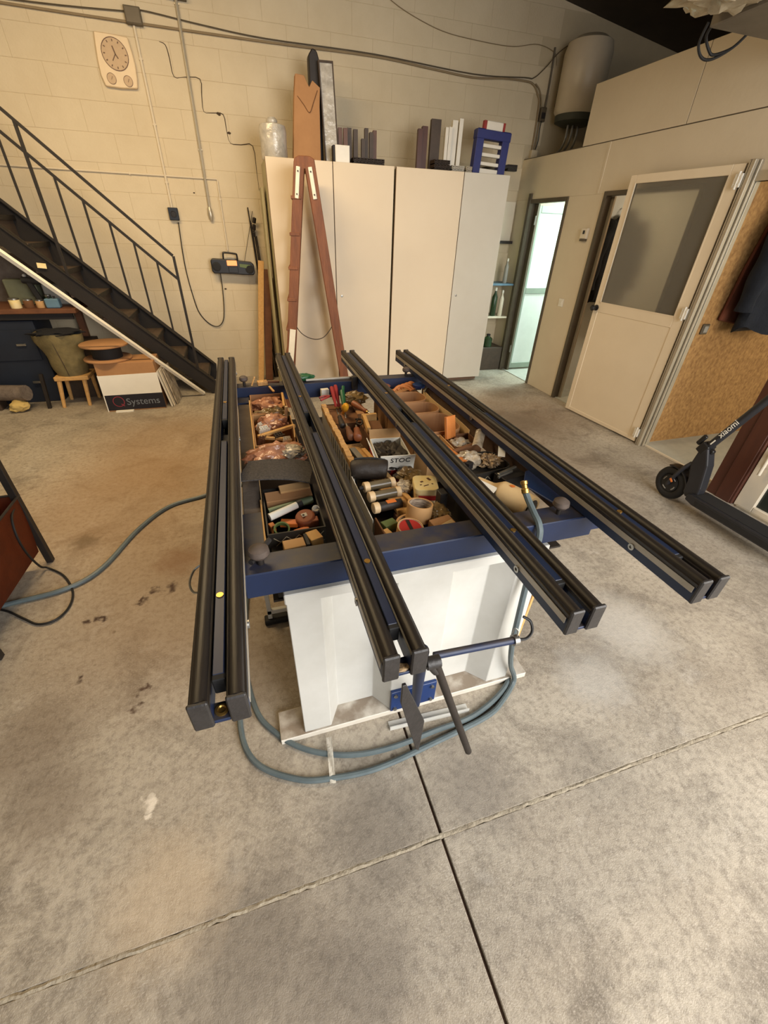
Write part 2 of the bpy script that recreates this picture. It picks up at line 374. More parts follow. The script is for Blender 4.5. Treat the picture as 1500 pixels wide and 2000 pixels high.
def text(name, body, size, M, m, parent, ext=0.0008, shear=0.0):
    cu = bpy.data.curves.new(name, 'FONT'); cu.body = body; cu.size = size; cu.extrude = ext; cu.align_x = 'CENTER'; cu.align_y = 'CENTER'; cu.resolution_u = 4; cu.shear = shear
    t = bpy.data.objects.new('t', cu); C.objects.link(t); bpy.context.view_layer.update()
    me = bpy.data.meshes.new_from_object(t.evaluated_get(bpy.context.evaluated_depsgraph_get()))
    bpy.data.objects.remove(t); bpy.data.curves.remove(cu)
    me.transform(WM[parent].inverted() @ M); me.name = name; me.materials.clear(); me.materials.append(MATS[m])
    o = bpy.data.objects.new(name, me); C.objects.link(o); o.parent = parent; WM[o] = WM[parent]; return o
def basis(c, ex, ey):
    ex = Vector(ex).normalized(); ey = Vector(ey); ey = (ey-ex*ey.dot(ex)).normalized(); ez = ex.cross(ey)
    return Matrix(((ex.x, ey.x, ez.x, c[0]), (ex.y, ey.y, ez.y, c[1]), (ex.z, ey.z, ez.z, c[2]), (0, 0, 0, 1)))

# ================================================================== STRUCTURE
XJ, YJ = 0.371, 0.413
bm = B(); box(bm, -4.5, 3.5, -3.4, 5.65, -0.08, -0.012)
floor = struct('floor', bm, 'joint_dark', label='worn grey concrete workshop floor with two crossing joints')
for x0, x1 in ((-4.5, XJ-.0045), (XJ+.0045, 3.44)):
    for y0, y1 in ((-3.4, YJ-.006), (YJ+.006, 5.65)):
        obj('slab', box(B(), x0, x1, y0, y1, -0.05, 0.0), 'concrete', floor, bev=0.002)
bm = B(); rj = random.Random(3); n = 260; rows = []
for i in range(n+1):
    x = -2.2+5.4*i/n; y = YJ+rj.uniform(-.0025, .0025)
    rows.append([bm.verts.new((x, y+dy*rj.uniform(.8, 1.25), z)) for dy, z in ((-.0065, -.012), (-.0065, -.001), (0, rj.uniform(0, .003)), (.0065, -.001), (.0065, -.012))])
for a, b in zip(rows, rows[1:]):
    for j in range(4): bm.faces.new((a[j], a[j+1], b[j+1], b[j]))
obj('joint_filler', bm, 'joint_pale', floor, smooth=True)

wall_back = struct('wall_back', box(B(), -4.5, 5.4, 5.602, 5.8, 0, 4.7), 'mortar_paint', label='cream painted concrete block wall at the back of the workshop')
bm = B(); box(bm, -.2042, .2042, 0, .05, 0, .2117); blk = finish('block', bm, 'wall_paint', bev=0.0022)
bm = B(); box(bm, -.0985, .0985, 0, .05, 0, .2055)
for k in range(17):
    z = 0.1215+.213*(k-1)
    for i in range(15):
        x = .33-.41*6 + .41*i + (.205 if k % 2 else 0)
        if x > 3.75: continue
        piece('block', blk, wall_back, (x-.205, 5.600+R.uniform(-.0005, .0005), max(z, -0.0)) if k else (x-.205, 5.6, -.09))
bm.free()
bm = B(); box(bm, -4.5, -2.34, 5.6, 5.61, 0, 4.6); box(bm, -2.4, 5.4, 5.6, 5.61, 3.53, 4.6)
obj('render_coat', bm, 'wall_paint', wall_back)
cr = [(-.36, 2.885), (-.314, 2.869), (-.30, 2.79), (-.29, 2.677), (-.20, 2.683), (-.072, 2.682), (-.079, 2.57), (-.083, 2.466), (.0, 2.462), (.089, 2.458), (.10, 2.35), (.119, 2.256), (.22, 2.25), (.33, 2.248), (.34, 2.05), (.345, 1.9)]
tube(bm := B(), [(x, 5.5985, z) for x, z in cr], lambda t: .0016+.0022*abs(math.sin(t*13)), n=5, k=3); obj('crack', bm, 'wall_crack', wall_back)
for x, z, s in ((.05, 2.46, .012), (.12, 2.33, .010), (-.15, .99, .008), (-.3, 1.85, .006), (.02, 1.25, .006)):
    obj('chip', blob(B(), (x, 5.599, z), (s*1.6, .003, s), .4, 3, R.random()*9, 2), 'wall_crack', wall_back)

zc = lambda x: 4.05-.13*x
bm = B(); prism(bm, [(-4.6, zc(-4.6)), (5.6, zc(5.6)), (5.6, zc(5.6)+.06), (-4.6, zc(-4.6)+.06)], 'y', -3.6, 5.8)
ceiling = struct('ceiling', bm, 'roof_sheet', label='dark sloping sheet metal roof')
for y in (4.35, 2.2, 0.0):
    bm = B(); prism(bm, [(-4.5, zc(-4.5)-.12), (5.4, zc(5.4)-.12), (5.4, zc(5.4)), (-4.5, zc(-4.5))], 'y', y, y+.08); obj('purlin', bm, 'steel_dark', ceiling)
struct('wall_left', box(B(), -4.6, -4.5, -3.6, 5.8, 0, 4.7), 'plain_wall', label='plain wall on the far left of the workshop')
bm = B(); box(bm, -4.6, -.45, -2.35, -2.2, 0, 4.7); box(bm, 3.45, 5.5, -2.35, -2.2, 0, 4.0); box(bm, -.45, 3.45, -2.35, -2.2, 3.05, 4.6)
struct('wall_outer', box(B(), 5.4, 5.5, -3.6, 5.8, 0, 3.6), 'plain_wall', label='outer wall beyond the cabin rooms')
struct('wall_front', bm, 'plain_wall', label='front wall with the open roller door behind the photographer')

# ---- cabin partition on the right (x = 3.42)
X0, X1 = 3.42, 3.47
wr = struct('wall_right', box(B(), X0, X1, -3.45, 5.6, 1.945, 2.325), 'partition', label='cream sandwich panel partition of the small cabin rooms')
for y0, y1 in ((5.30, 5.60), (4.075, 4.595), (2.74, 3.02), (-3.45, .62)):
    obj('panel', box(B(), X0, X1, y0, y1, 0, 1.945), 'partition', wr, bev=.002)
for y0, y1 in ((3.40, 4.57), (2.15, 3.395), (-3.4, 2.145)):
    obj('upper_panel', box(B(), X0+.003, X1, y0, y1, 2.333, 2.77), 'partition', wr, bev=.002)
obj('joint_line', box(B(), X0+.008, X1-.005, -3.4, 5.6, 2.324, 2.334), 'jamb_dark', wr)
obj('cover_strip', box(B(), X0-.004, X0, 4.165, 4.19, 1.95, 2.325), 'partition', wr)
obj('corner_post', box(B(), X0-.02, X0+.03, 5.27, 5.32, 0, 2.0), 'jamb_dark', wr)
# cabin interior shell
struct('wall_cabin_rear', box(B(), 5.25, 5.3, -3.4, 5.6, 0, 2.32), 'inner_white', label='white rear wall inside the cabin rooms')
cr_ = struct('ceiling_cabin', box(B(), X1, 5.3, -3.4, 5.6, 2.285, 2.325), 'inner_white', label='flat roof of the cabin rooms')
struct('wall_washroom', box(B(), X1, 5.25, 4.28, 4.32, 0, 2.285), 'inner_white', label='thin wall between washroom and dressing room')
osb = struct('wall_board', box(B(), X1, 5.25, 2.705, 2.74, 0, 2.285), 'osb', label='speckled brown chipboard wall inside the side room')
struct('floor_cabin', box(B(), 3.44, 5.3, -3.4, 5.6, -.06, .008), 'tile_floor', label='pale grey floor inside the cabin rooms')
struct('trim_threshold', box(B(), 3.425, 3.445, 1.85, 2.70, 0, .012), 'cream_pvc', label='narrow pale threshold strip at the side room opening')

# ---- washroom door (opening 1)
d = thing('door_1', 'white washroom door with grey-green frame standing open inwards', None, (3.45, 5.2, 0), kind='structure')
bm = B(); box(bm, X0-.012, X1+.01, 4.595, 4.63, 0, 1.945); box(bm, X0-.012, X1+.01, 5.265, 5.30, 0, 1.945); box(bm, X0-.012, X1+.01, 4.63, 5.265, 1.905, 1.945); box(bm, X1, X1+.03, 5.19, 5.265, 0, 1.905)
obj('frame', bm, 'jamb_dark', d, bev=.003)
Ly = 5.205
bm = B(); box(bm, 3.475, 3.535, Ly, Ly+.035, .03, 1.89); box(bm, 4.09, 4.15, Ly, Ly+.035, .03, 1.89); box(bm, 3.535, 4.09, Ly, Ly+.035, .03, .10); box(bm, 3.535, 4.09, Ly, Ly+.035, .97, 1.04); box(bm, 3.535, 4.09, Ly, Ly+.035, 1.82, 1.89)
leaf = obj('door_leaf', bm, 'green_alu', d, bev=.003)
obj('upper_pane', box(B(), 3.535, 4.09, Ly+.01, Ly+.02, 1.04, 1.82), 'panel_frosted', leaf)
obj('lower_panel', box(B(), 3.535, 4.09, Ly+.01, Ly+.02, .10, .97), 'inner_white', leaf)
for z in (.25, 1.7): cyl(bm := B(), (3.468, Ly-.004, z), (3.468, Ly-.004, z+.09), .009); obj('hinge', bm, 'steel', leaf)

# ---- dressing room opening (opening 2)
d = thing('door_2', 'narrow brown-grey frame of the dressing room doorway', None, (3.45, 3.55, 0), kind='structure')
bm = B(); box(bm, X0-.012, X1+.01, 4.035, 4.075, 0, 1.96); box(bm, X0-.012, X1+.01, 3.02, 3.055, 0, 1.96); box(bm, X0-.012, X1+.01, 3.055, 4.035, 1.925, 1.96)
obj('frame', bm, 'jamb_dark', d, bev=.003)
bm = B(); box(bm, X1+.01, X1+.03, 4.0, 4.05, 0, 1.925); obj('stop_strip', bm, 'alu_frame', d, bev=.002)

# ---- half glazed cream door folded back against the partition (opening 3)
d = thing('door_3', 'cream half glazed door folded back flat against the partition', None, (3.40, 3.2, 0), kind='structure')
M3 = Matrix.Translation((3.392, 2.735, 0)) @ Matrix.Rotation(math.radians(4.0), 4, 'Z')   # local +y along the wall
def l3(y0, y1, z0, z1, x0=-.018, x1=.018): return box(B(), x0, x1, y0, y1, z0, z1, M3)
W3 = .945
bm = l3(.0, .085, .015, 2.045); box(bm, -.018, .018, W3-.06, W3, .015, 2.045, M3); box(bm, -.018, .018, .085, W3-.06, 1.985, 2.045, M3); box(bm, -.018, .018, .085, W3-.06, 1.0, 1.085, M3); box(bm, -.018, .018, .085, W3-.06, .015, .05, M3)
leaf = obj('door_leaf', bm, 'door_cream', d, bev=.003)
obj('glass_pane', l3(.085, W3-.06, 1.085, 1.985, -.004, .004), 'frosted', leaf)
obj('lower_panel', l3(.085, W3-.06, .05, 1.0, -.013, .013), 'door_cream', leaf)
bm = l3(.082, .092, 1.08, 1.99, -.021, -.012); box(bm, -.021, -.012, W3-.067, W3-.057, 1.08, 1.99, M3); box(bm, -.021, -.012, .09, W3-.06, 1.08, 1.09, M3); obj('glazing_bead', bm, 'door_cream', leaf)
bm = B(); lathe(bm, [(.026, 0), (.026, .008), (.012, .012), (.012, .03), (.024, .036), (.026, .055), (.018, .064)], M3 @ V(-.018, W3-.035, 1.035), (-1, -.07, 0)); obj('knob', bm, 'plastic_black', leaf, smooth=True)
bm = B(); box(bm, 3.365, 3.47, 2.695, 2.715, 0, 2.06); box(bm, 3.365, 3.395, 2.67, 2.705, 0, 2.06); box(bm, 3.40, 3.42, 2.655, 2.70, 0, 2.06); box(bm, 3.435, 3.475, 2.66, 2.705, 0, 2.06)
obj('hinge_post', bm, 'alu_frame', d, bev=.003)
for z in (.06, 1.07, 1.9):
    bm = B(); cyl(bm, (3.352, 2.735, z), (3.352, 2.735, z+.10), .008); box(bm, 3.349, 3.362, 2.71, 2.76, z+.012, z+.088)
    for q in (2.718, 2.752):
        for h in (.03, .07): cyl(bm, (3.350, q, z+h), (3.346, q, z+h), .004, n=8)
    obj('hinge', bm, 'white_plastic', d, bev=.001)
obj('head_strip', box(B(), X0-.01, X1, .62, 2.74, 1.945, 2.0), 'alu_frame', d)

# ---- brown jamb and cream sliding door near the right edge
d = thing('door_4', 'dark brown jamb board beside a cream glazed door with a lever handle', None, (3.3, 1.3, 0), kind='structure')
bm = B(); box(bm, 3.255, 3.335, 1.675, 1.875, 0, 2.1); box(bm, 3.248, 3.256, 1.69, 1.80, 0, 2.1); box(bm, 3.335, 3.43, 1.80, 1.88, 0, 2.1); obj('jamb_board', bm, 'brown_profile', d, bev=.004)
bm = B(); box(bm, 3.275, 3.335, 1.545, 1.672, 0.0, 2.1); box(bm, 3.275, 3.335, .62, .70, 0.0, 2.1); box(bm, 3.275, 3.335, .70, 1.545, 0.0, .05); box(bm, 3.275, 3.335, .70, 1.545, 2.0, 2.1)
df = obj('door_frame', bm, 'cream_pvc', d, bev=.004)
obj('glass_pane', box(B(), 3.30, 3.31, .70, 1.545, .05, 2.0), 'dark_glass', df)
obj('track', box(B(), 3.255, 3.275, .62, 1.64, 0, .015), 'alu_frame', d)
bm = B(); rbox(bm, (3.268, 1.605, .40), (.014, .03, .13)); tube(bm, [(3.262, 1.605, .43), (3.23, 1.605, .43), (3.222, 1.60, .41), (3.222, 1.60, .33), (3.222, 1.6, .29)], .011, n=10); obj('handle', bm, 'cream_pvc', df, bev=0, smooth=True)

# ---- washroom / wall fixtures
def plate(name, label, x, y, z, s, m='white_plastic', key=True):
    t = thing(name, label, 'switch', (x, y, z))
    obj('cover', box(B(), x-.008, x, y-s, y+s, z-s, z+s), m, t, bev=.003)
    if key: obj('key', box(B(), x-.012, x-.006, y-s*.5, y+s*.5, z-s*.55, z+s*.55), m, t, bev=.002)
    return t
plate('light_switch', 'square cream light switch low beside the washroom doorway', 3.42, 4.316, .988, .04)
t = thing('thermostat', 'small boxy thermostat high on the partition between two doorways', 'thermostat', (3.42, 4.2, 1.59))
obj('case', box(B(), 3.392, 3.42, 4.155, 4.245, 1.585, 1.675), 'cream_pvc', t, bev=.004); obj('dial', box(B(), 3.386, 3.393, 4.185, 4.21, 1.625, 1.655), 'ink_black', t, bev=.002); obj('lower_lip', box(B(), 3.386, 3.42, 4.16, 4.235, 1.565, 1.585), 'jamb_dark', t, bev=.002)
t = thing('wall_switch', 'grey rounded wall switch on the chipboard wall', 'switch', (3.601, 2.705, .97))
obj('cover', box(B(), 3.565, 3.637, 2.69, 2.705, .967, 1.047), 'jamb_dark', t, bev=.006); obj('key', box(B(), 3.58, 3.622, 2.684, 2.692, .982, 1.032), 'grey_plastic', t, bev=.003)

# ================================================================== ASSEMBLY TABLE
T = thing('assembly_table', 'blue and white steel assembly table with four long black padded rails', 'workbench', (.43, 1.65, 0))
# base
obj('base_plate', box(B(), -.09, .956, .842, .958, 0, .028), 'white_dusty', T, bev=.002)
prof = [(0, .85), (.10, .85), (.14, .922), (.283, .922), (.334, .85), (.52, .85), (.565, .922), (.70, .922), (.765, .852), (.86, .852), (.86, .96), (0, .96)]
obj('pedestal', prism(B(), prof, 'z', .028, .742), 'white_paint', T, bev=.002)
for x in (0, .842): obj('side_panel', box(B(), x, x+.018, .9605, 2.40, .0, .62), 'white_paint', T, bev=.002)
obj('rear_panel', box(B(), .018, .842, 2.382, 2.40, 0, .62), 'white_paint', T, bev=.002)
obj('top_flange', box(B(), -.004, .864, .846, .944, .718, .756), 'white_paint', T, bev=.003)
bm = B(); box(bm, -.092, -.072, 1.44, 1.46, .03, .6); box(bm, -.092, .0, 1.44, 1.46, .06, .085); l1 = obj('support_leg', bm, 'white_paint', T, bev=.002)
obj('rubber_foot', box(B(), -.11, .0, 1.425, 1.475, 0, .03), 'rubber', l1, bev=.005)
obj('shelf', box(B(), -.036, 1.03, .962, 2.44, .622, .63), 'steel_dark', T)
obj('side_board', rbox(B(), (.885, .92, .42), (.012, .10, .40), 0, 0, .05), 'wood_light', T, bev=.002)
# cross beams with telescoping tubes
for y in (.86, 2.44):
    bmn = obj('cross_beam', box(B(), -.10, 1.03, y, y+.085, .756, .84), 'blue_paint', T, bev=.003)
    for a, b_ in ((-.175, -.08), (1.0, 1.085)):
        obj('sliding_tube', box(B(), a, b_, y+.010, y+.075, .768, .832), 'blue_paint', bmn, bev=.002)
# side beams
obj('side_beam', box(B(), -.097, -.036, .945, 2.44, .70, .778), 'grey_dust_top', T, bev=.003)
obj('side_beam', box(B(), 1.03, 1.085, .99, 2.44, .73, .80), 'rust_top', T, bev=.003)
for y0, y1 in ((1.00, 1.235), (2.34, 2.44)):
    obj('slide_sleeve', box(B(), -.100, -.033, y0, y1, .695, .788), 'blue_paint', T, bev=.003)
obj('gusset_plate', prism(B(), [(1.005, 1.235), (1.045, 1.24), (1.055, 1.07), (1.03, .995), (.975, .985), (.935, 1.14)], 'z', .803, .810), 'blue_plate', T, bev=.002)
obj('bracket_post', box(B(), .57, .597, 1.10, 1.14, .76, .845), 'cap_black', T, bev=.002)
obj('bracket_post', box(B(), .567, .597, 2.40, 2.438, .80, .875), 'cap_black', T, bev=.002)
def knob(x, y, s=1.0):
    bm = B(); cyl(bm, (x, y, .835), (x, y, .868), .009*s)
    k = obj('clamp_screw', bm, 'steel_dark', T, smooth=True)
    bm = B(); lathe(bm, [(.008, 0), (.02*s, .004), (.027*s, .014*s), (.025*s, .028*s), (.014*s, .036*s), (.003, .038*s)], (x, y, .862), n=14); obj('grip', bm, 'grip_dusty', k, smooth=True)
knob(-.05, .902, 1.05); knob(.905, .90); knob(-.05, 2.48, .9); knob(.93, 2.48, .9)
bm = B(); cyl(bm, (-.075, .895, .853), (-.02, .98, .856), .008, n=8); obj('clamp_lever', bm, 'cap_black', T, smooth=True)

# rails
RZ = .845
def rail(x0, x1, y0, y1, breaks):
    c = (x0+x1)/2
    bm = B(); box(bm, x0+.002, x0+.034, y0+.002, y1, RZ, .896); box(bm, x1-.034, x1-.002, y0+.002, y1, RZ, .896); box(bm, x0+.034, x1-.034, y0+.11, y1-.02, RZ, RZ+.006); box(bm, x0+.03, x1-.03, y0+.002, y0+.04, RZ, RZ+.008)
    r = obj('rail', bm, 'blue_paint', T, bev=.0015)
    for s, xa in ((-1, x0), (1, x1-.036)):
        xb = xa+.036
        p = [(xa, .894), (xb, .894), (xb, .9035), (xb-.0035, .9055)]+[(xa+.018+.0145*math.cos(math.pi*k/9), .9055+.0145*math.sin(math.pi*k/9)) for k in range(10)]+[(xa+.0035, .9055), (xa, .9035)]
        obj('pad_strip', prism(B(), p, 'y', y0+.004, y1-.004), 'pad_black', r, smooth=True)
        xs_ = xa-.0015 if s < 0 else xb+.0015
        obj('edge_strip', box(B(), min(xs_, xs_+s*.0005)-.0005, max(xs_, xs_+s*.0005)+.0005, y0+.008, y1-.01, .876, .8935), 'alu_strip', r)
        for ya, yb in ((y0-.004, y0+.006), (y1-.004, y1+.006)):
            obj('end_cap', box(B(), xa+.0005, xb-.0005, ya, yb, RZ-.001, .9185), 'cap_black', r, bev=.003)
        for yy in (y0+.20, y0+1.2, y1-.2):
            bm = B(); xx = xa if s < 0 else xb; annulus(bm, (xx+s*.002, yy, .872), (s, 0, 0), .010, .005, .004, 14); cyl(bm, (xx, yy, .872), (xx+s*.003, yy, .872), .005, n=10); obj('bolt', bm, 'steel', r)
    for ya, yb in breaks:
        bar = obj('lift_bar', box(B(), c-.0105, c+.0105, ya+.012, yb-.012, .868, .908), 'blue_bar', r, bev=.0015)
        obj('bar_tip', box(B(), c-.0115, c+.0115, ya, ya+.014, .866, .907), 'rubber', bar, bev=.002)
        obj('bar_tip', box(B(), c-.0115, c+.0115, yb-.014, yb, .866, .907), 'rubber', bar, bev=.002)
        bm = B(); cyl(bm, (c, ya+.22, .907), (c, ya+.22, .9105), .008, n=12); obj('screw', bm, 'brass', bar)
    return r
r1 = rail(-.190, -.090, .467, 2.815, ((.515, 1.59), (1.80, 2.80)))
r2 = rail(.163, .259, .467, 2.865, ((.54, 1.59), (1.81, 2.85)))
r3 = rail(.598, .692, .467, 2.865, ((.56, 1.60), (1.77, 2.85)))
r4 = rail(.972, 1.064, .463, 2.815, ((.56, 1.64), (1.82, 2.80)))
bm = B(); lathe(bm, [(.0125, 0), (.0125, .003), (.008, .004), (.006, .0015), (.002, .001)], (-.142, .488, .853), n=16); obj('brass_screw', bm, 'brass', r1, smooth=True)
bm = B(); tube(bm, [(-.192, .905, .87), (-.215, .895, .86), (-.225, .86, .85), (-.215, .83, .845), (-.192, .82, .85)], .003, n=6); obj('wire_hook', bm, 'steel', r1, smooth=True)
bm = B(); blob(bm, (.211, .482, .852), (.016, .011, .005), .5, 4, 3, 2); obj('sawdust_clump', bm, 'bits', r2)

# foot lever mechanism at the front of the second rail
obj('mount_plate', box(B(), .333, .52, .836, .850, .032, .155), 'blue_plate', T, bev=.002)
for x, z in ((.35, .05), (.35, .135), (.50, .05), (.50, .135)):
    bm = B(); cyl(bm, (x, .838, z), (x, .828, z), .008, n=6); obj('bolt', bm, 'steel', T)
bm = B(); cyl(bm, (.43, .82, .07), (.285, .545, .80), .017); obj('lever_strut', bm, 'blue_paint', T, smooth=True)
bm = B(); cyl(bm, (.262, .475, .855), (.292, .475, .855), .014); cyl(bm, (.268, .475, .855), (.288, .475, .82), .010); hp = obj('lever_hinge', bm, 'cap_black', T, smooth=True)
bm = B(); cyl(bm, (.285, .475, .845), (.428, .468, .405), .0095); obj('lever_handle', bm, 'steel_dark', hp, smooth=True)
bm = B(); cyl(bm, (.292, .50, .838), (.505, .50, .820), .0085); obj('lever_rod', bm, 'blue_paint', hp, smooth=True)
bm = B(); annulus(bm, (.492, .50, .821), (1, 0, -.08), .013, .009, .012, 16); tube(bm, [(.50, .50, .833), (.503, .505, .845), (.497, .51, .85), (.49, .505, .84)], .0015, n=5); obj('wire_clip', bm, 'steel', hp, smooth=True)
bm = B(); tube(bm, [(.505, .50, .82), (.53, .50, .815), (.545, .505, .83), (.54, .515, .855), (.525, .525, .865)], .0035, n=7); obj('cable_loop', bm, 'rubber_cable', hp, smooth=True)
bm = B(); prism(bm, [(.203, .835), (.211, .835), (.266, .67), (.263, .538), (.255, .545), (.203, .77)], 'y', .452, .459); obj('lever_plate', bm, 'cap_black', T, bev=.001)

# hoses round the table
bm = B(); tube(bm, [(.80, .955, .905), (.802, .93, .885), (.80, .89, .865), (.80, .855, .845), (.798, .836, .80), (.79, .822, .63), (.78, .80, .46), (.79, .80, .33), (.83, .815, .17), (.885, .825, .03), (.80, .765, .012), (.70, .721, .012), (.463, .686, .012), (.234, .66, .012), (.07, .673, .012), (-.051, .705, .012), (-.184, .80, .012), (-.234, .949, .012), (-.22, 1.2, .012), (-.205, 1.42, .012), (-.18, 1.75, .012), (-.15, 2.1, .012)], .0105, n=8, k=7)
hs = thing('air_hose', 'grey-blue air hose with brass tip rising beside the third rail', 'hose', (.3, .8, 0)); obj('tubing', bm, 'hose_blue', hs, smooth=True)
bm = B(); lathe(bm, [(.009, 0), (.0125, .003), (.0125, .016), (.009, .018), (.009, .03), (.0115, .032), (.0115, .042), (.006, .044)], (.80, .953, .902), (-.03, .55, .84), n=12); obj('brass_fitting', bm, 'brass', hs, smooth=True)
obj('air_hose', tube(B(), [(1.0, 1.25, .012), (.93, .95, .012), (.853, .825, .012), (.665, .742, .012), (.48, .726, .013), (.29, .714, .012), (.138, .733, .012), (-.002, .793, .012), (-.107, .888, .012), (-.178, 1.017, .012), (-.215, 1.3, .012), (-.196, 1.6, .012), (-.16, 2.2, .012)], .0105, n=8, k=7), 'hose_blue', smooth=True, label='inner grey-blue hose loop lying close against the white base plate', cat='hose')
obj('air_hose', tube(B(), [(-.15, 2.82, .012), (-.30, 2.78, .012), (-.458, 2.711, .012), (-.664, 2.63, .012), (-.816, 2.402, .012), (-.942, 2.071, .012), (-1.08, 1.945, .012), (-1.306, 1.90, .012), (-1.5, 1.86, .012)], .0125, n=8, k=7), 'hose_blue', smooth=True, label='grey-blue hose snaking across the floor to the rusty bin', cat='hose')
obj('clear_tape', sheet(B(), (.075, .735, .0265), .02, .16, lambda a, b: -.012*(2*b-1)**2+.002*math.sin(9*b+5*a), 4, 14, .001, -.1), 'clear_film', label='strip of clear tape stuck over the hose loops', cat='tape')
bm = B(); prism(bm, [(0, 0), (.035, 0), (.035, .004), (.004, .004), (.004, .022), (0, .022)], 'x', -.165, .165)
bmesh.ops.transform(bm, matrix=Matrix.Translation((.48, .772, .0)) @ Matrix.Rotation(-.05, 4, 'Z'), verts=bm.verts)
obj('angle_profile', bm, 'white_paint', label='white angle profile offcut on the floor before the table base', cat='offcut')
obj('wood_splinter', rbox(B(), (.80, .79, .006), (.06, .008, .008), .35), 'wood_orange', label='small brown splinter beside the hose at the base plate', cat='splinter')

# ================================================================== THINGS LYING IN THE TABLE
SH = .63
def carton(name, label, x0, x1, y0, y1, z1, m, z0=SH, t=.004, rz=0, cat='box', parent=None):
    bm = B(); cx, cy = (x0+x1)/2, (y0+y1)/2; M = Matrix.Translation((cx, cy, 0)) @ Matrix.Rotation(rz, 4, 'Z')
    a, b = (x1-x0)/2, (y1-y0)/2
    box(bm, -a, a, -b, b, z0, z0+t, M)
    for q in ((-a, -a+t, -b, b), (a-t, a, -b, b), (-a+t, a-t, -b, -b+t), (-a+t, a-t, b-t, b)): box(bm, *q, z0+t, z1, M)
    return obj(name, bm, m, label=label, cat=cat)
def block(name, label, c, s, m, rz=0, rx=0, ry=0, cat='offcut', bev=.0015, group=None):
    return obj(name, rbox(B(), c, s, rz, rx, ry), m, bev=bev, label=label, cat=cat, group=group)
def bag(name, label, c, r, m, seed, amp=.35, fr=2.2, sub=4, cat='bag'):
    return obj(name, blob(B(), c, r, amp, fr, seed, sub), m, smooth=True, label=label, cat=cat)

# --- first channel (between first and second rail)
carton('carton', 'open cardboard carton at the far end of the first channel', -.030, .158, 2.13, 2.43, .80, 'cardboard')
bag('plastic_bag', 'pinkish crumpled bag in the farthest carton by the rear beam', (.06, 2.32, .765), (.085, .085, .045), 'bag_pink', 1)
bag('plastic_bag', 'olive brown bag in the nearer half of the farthest carton', (.055, 2.185, .755), (.08, .05, .045), 'bag_olive', 2)
block('wood_offcut', 'small pale wood block on the rear beam above the farthest carton', (.05, 2.47, .852), (.055, .04, .022), 'chipboard', .1)
block('wood_offcut', 'thin reddish wood stick lying across the rear beam', (.10, 2.46, .858), (.09, .012, .012), 'wood_brown', -.15)
block('wood_offcut', 'pale wood splinter standing at the left of the rear beam', (.0, 2.45, .87), (.008, .006, .06), 'wood_light', .2, .3, .35)
block('wood_offcut', 'pale wood splinter leaning beside the small block on the rear beam', (.095, 2.42, .83), (.012, .05, .008), 'wood_light', .5, .4)
block('wood_offcut', 'slim pale batten lying along the right edge of the farthest carton', (.145, 2.30, .806), (.012, .22, .01), 'wood_light', -.05)
carton('carton', 'open cardboard carton full of profile scraps in the first channel', -.030, .158, 1.74, 2.115, .80, 'cardboard_light')
bag('plastic_bag', 'tan crumpled bag on top of the profile scraps', (.065, 2.00, .79), (.075, .07, .045), 'bag_pink', 4)
bag('plastic_bag', 'olive bag tucked behind the tan crumpled bag', (.10, 2.085, .79), (.05, .035, .05), 'bag_olive', 6)
block('plastic_stick', 'cream plastic stick standing at the right of the tan bag', (.135, 2.04, .82), (.014, .012, .09), 'bone_cap', 0, .25, .1, cat='stick')
def profile_bit(label, c, rz, rx, m='white_plastic', s=1.0):
    bm = B(); t = .0022*s
    for q in ((-.02, .02, -.012, -.012+t), (-.02, .02, .012-t, .012), (-.02, -.02+t, -.012, .012), (.02-t, .02, -.012, .012), (-.006, -.006+t, -.012, .012), (.006, .006+t, -.012, .012), (-.02, .02, -.001, .001), (-.026, -.02, -.012, -.012+t), (.02, .027, -.012, -.012+t)):
        box(bm, q[0]*s, q[1]*s, q[2]*s, q[3]*s, -.02, .02)
    bm.transform(Matrix.Translation(c) @ Euler((rx, 0, rz)).to_matrix().to_4x4())
    return obj('window_profile', bm, m, label=label, cat='offcut')
profile_bit('white hollow window profile slice left of the tan bag', (.015, 1.905, .80), .35, .45)
profile_bit('dark hollow profile slice near the middle of the scraps carton', (.075, 1.835, .79), .5, .35, 'profile_dark')
profile_bit('brown hollow profile slice beside the left carton wall', (.0, 1.83, .785), 1.2, .3, 'profile_brown')
profile_bit('pale hollow profile slice half hidden below the wood bar', (.11, 1.80, .785), .1, .5, 'cream_pvc', .8)
profile_bit('white hollow profile slice at the far left of the scraps carton', (.0, 1.97, .795), .8, .5, 'white_plastic', .7)
block('wood_bar', 'greyish wood bar lying diagonally over the scraps carton', (.075, 1.885, .80), (.20, .02, .014), 'wood_light', .5)
block('wood_bar', 'short wood bar crossing beneath the diagonal one', (.06, 1.82, .792), (.14, .016, .012), 'chipboard', -.35)
block('cardboard_strip', 'upright cardboard strip at the right of the profile scraps', (.148, 1.80, .795), (.006, .14, .07), 'cardboard_light', -.08, cat='cardboard')
block('wooden_batten', 'long pale batten along the left wall of the far cartons', (-.0345, 1.96, .76), (.006, .68, .11), 'wood_light', .0, cat='batten')
block('wooden_batten', 'short worn batten along the left wall of the black carton', (-.0345, 1.16, .74), (.006, .30, .10), 'wood_light', .0, cat='batten')
bag('plastic_bag', 'big shiny pink bag bulging over the first channel', (.055, 1.63, .80), (.125, .075, .048), 'bag_pink', 9, .3)
bag('plastic_bag', 'clear glossy bag lying on the right of the big pink bag', (.115, 1.60, .825), (.05, .045, .025), 'bag_clear', 11, .3)
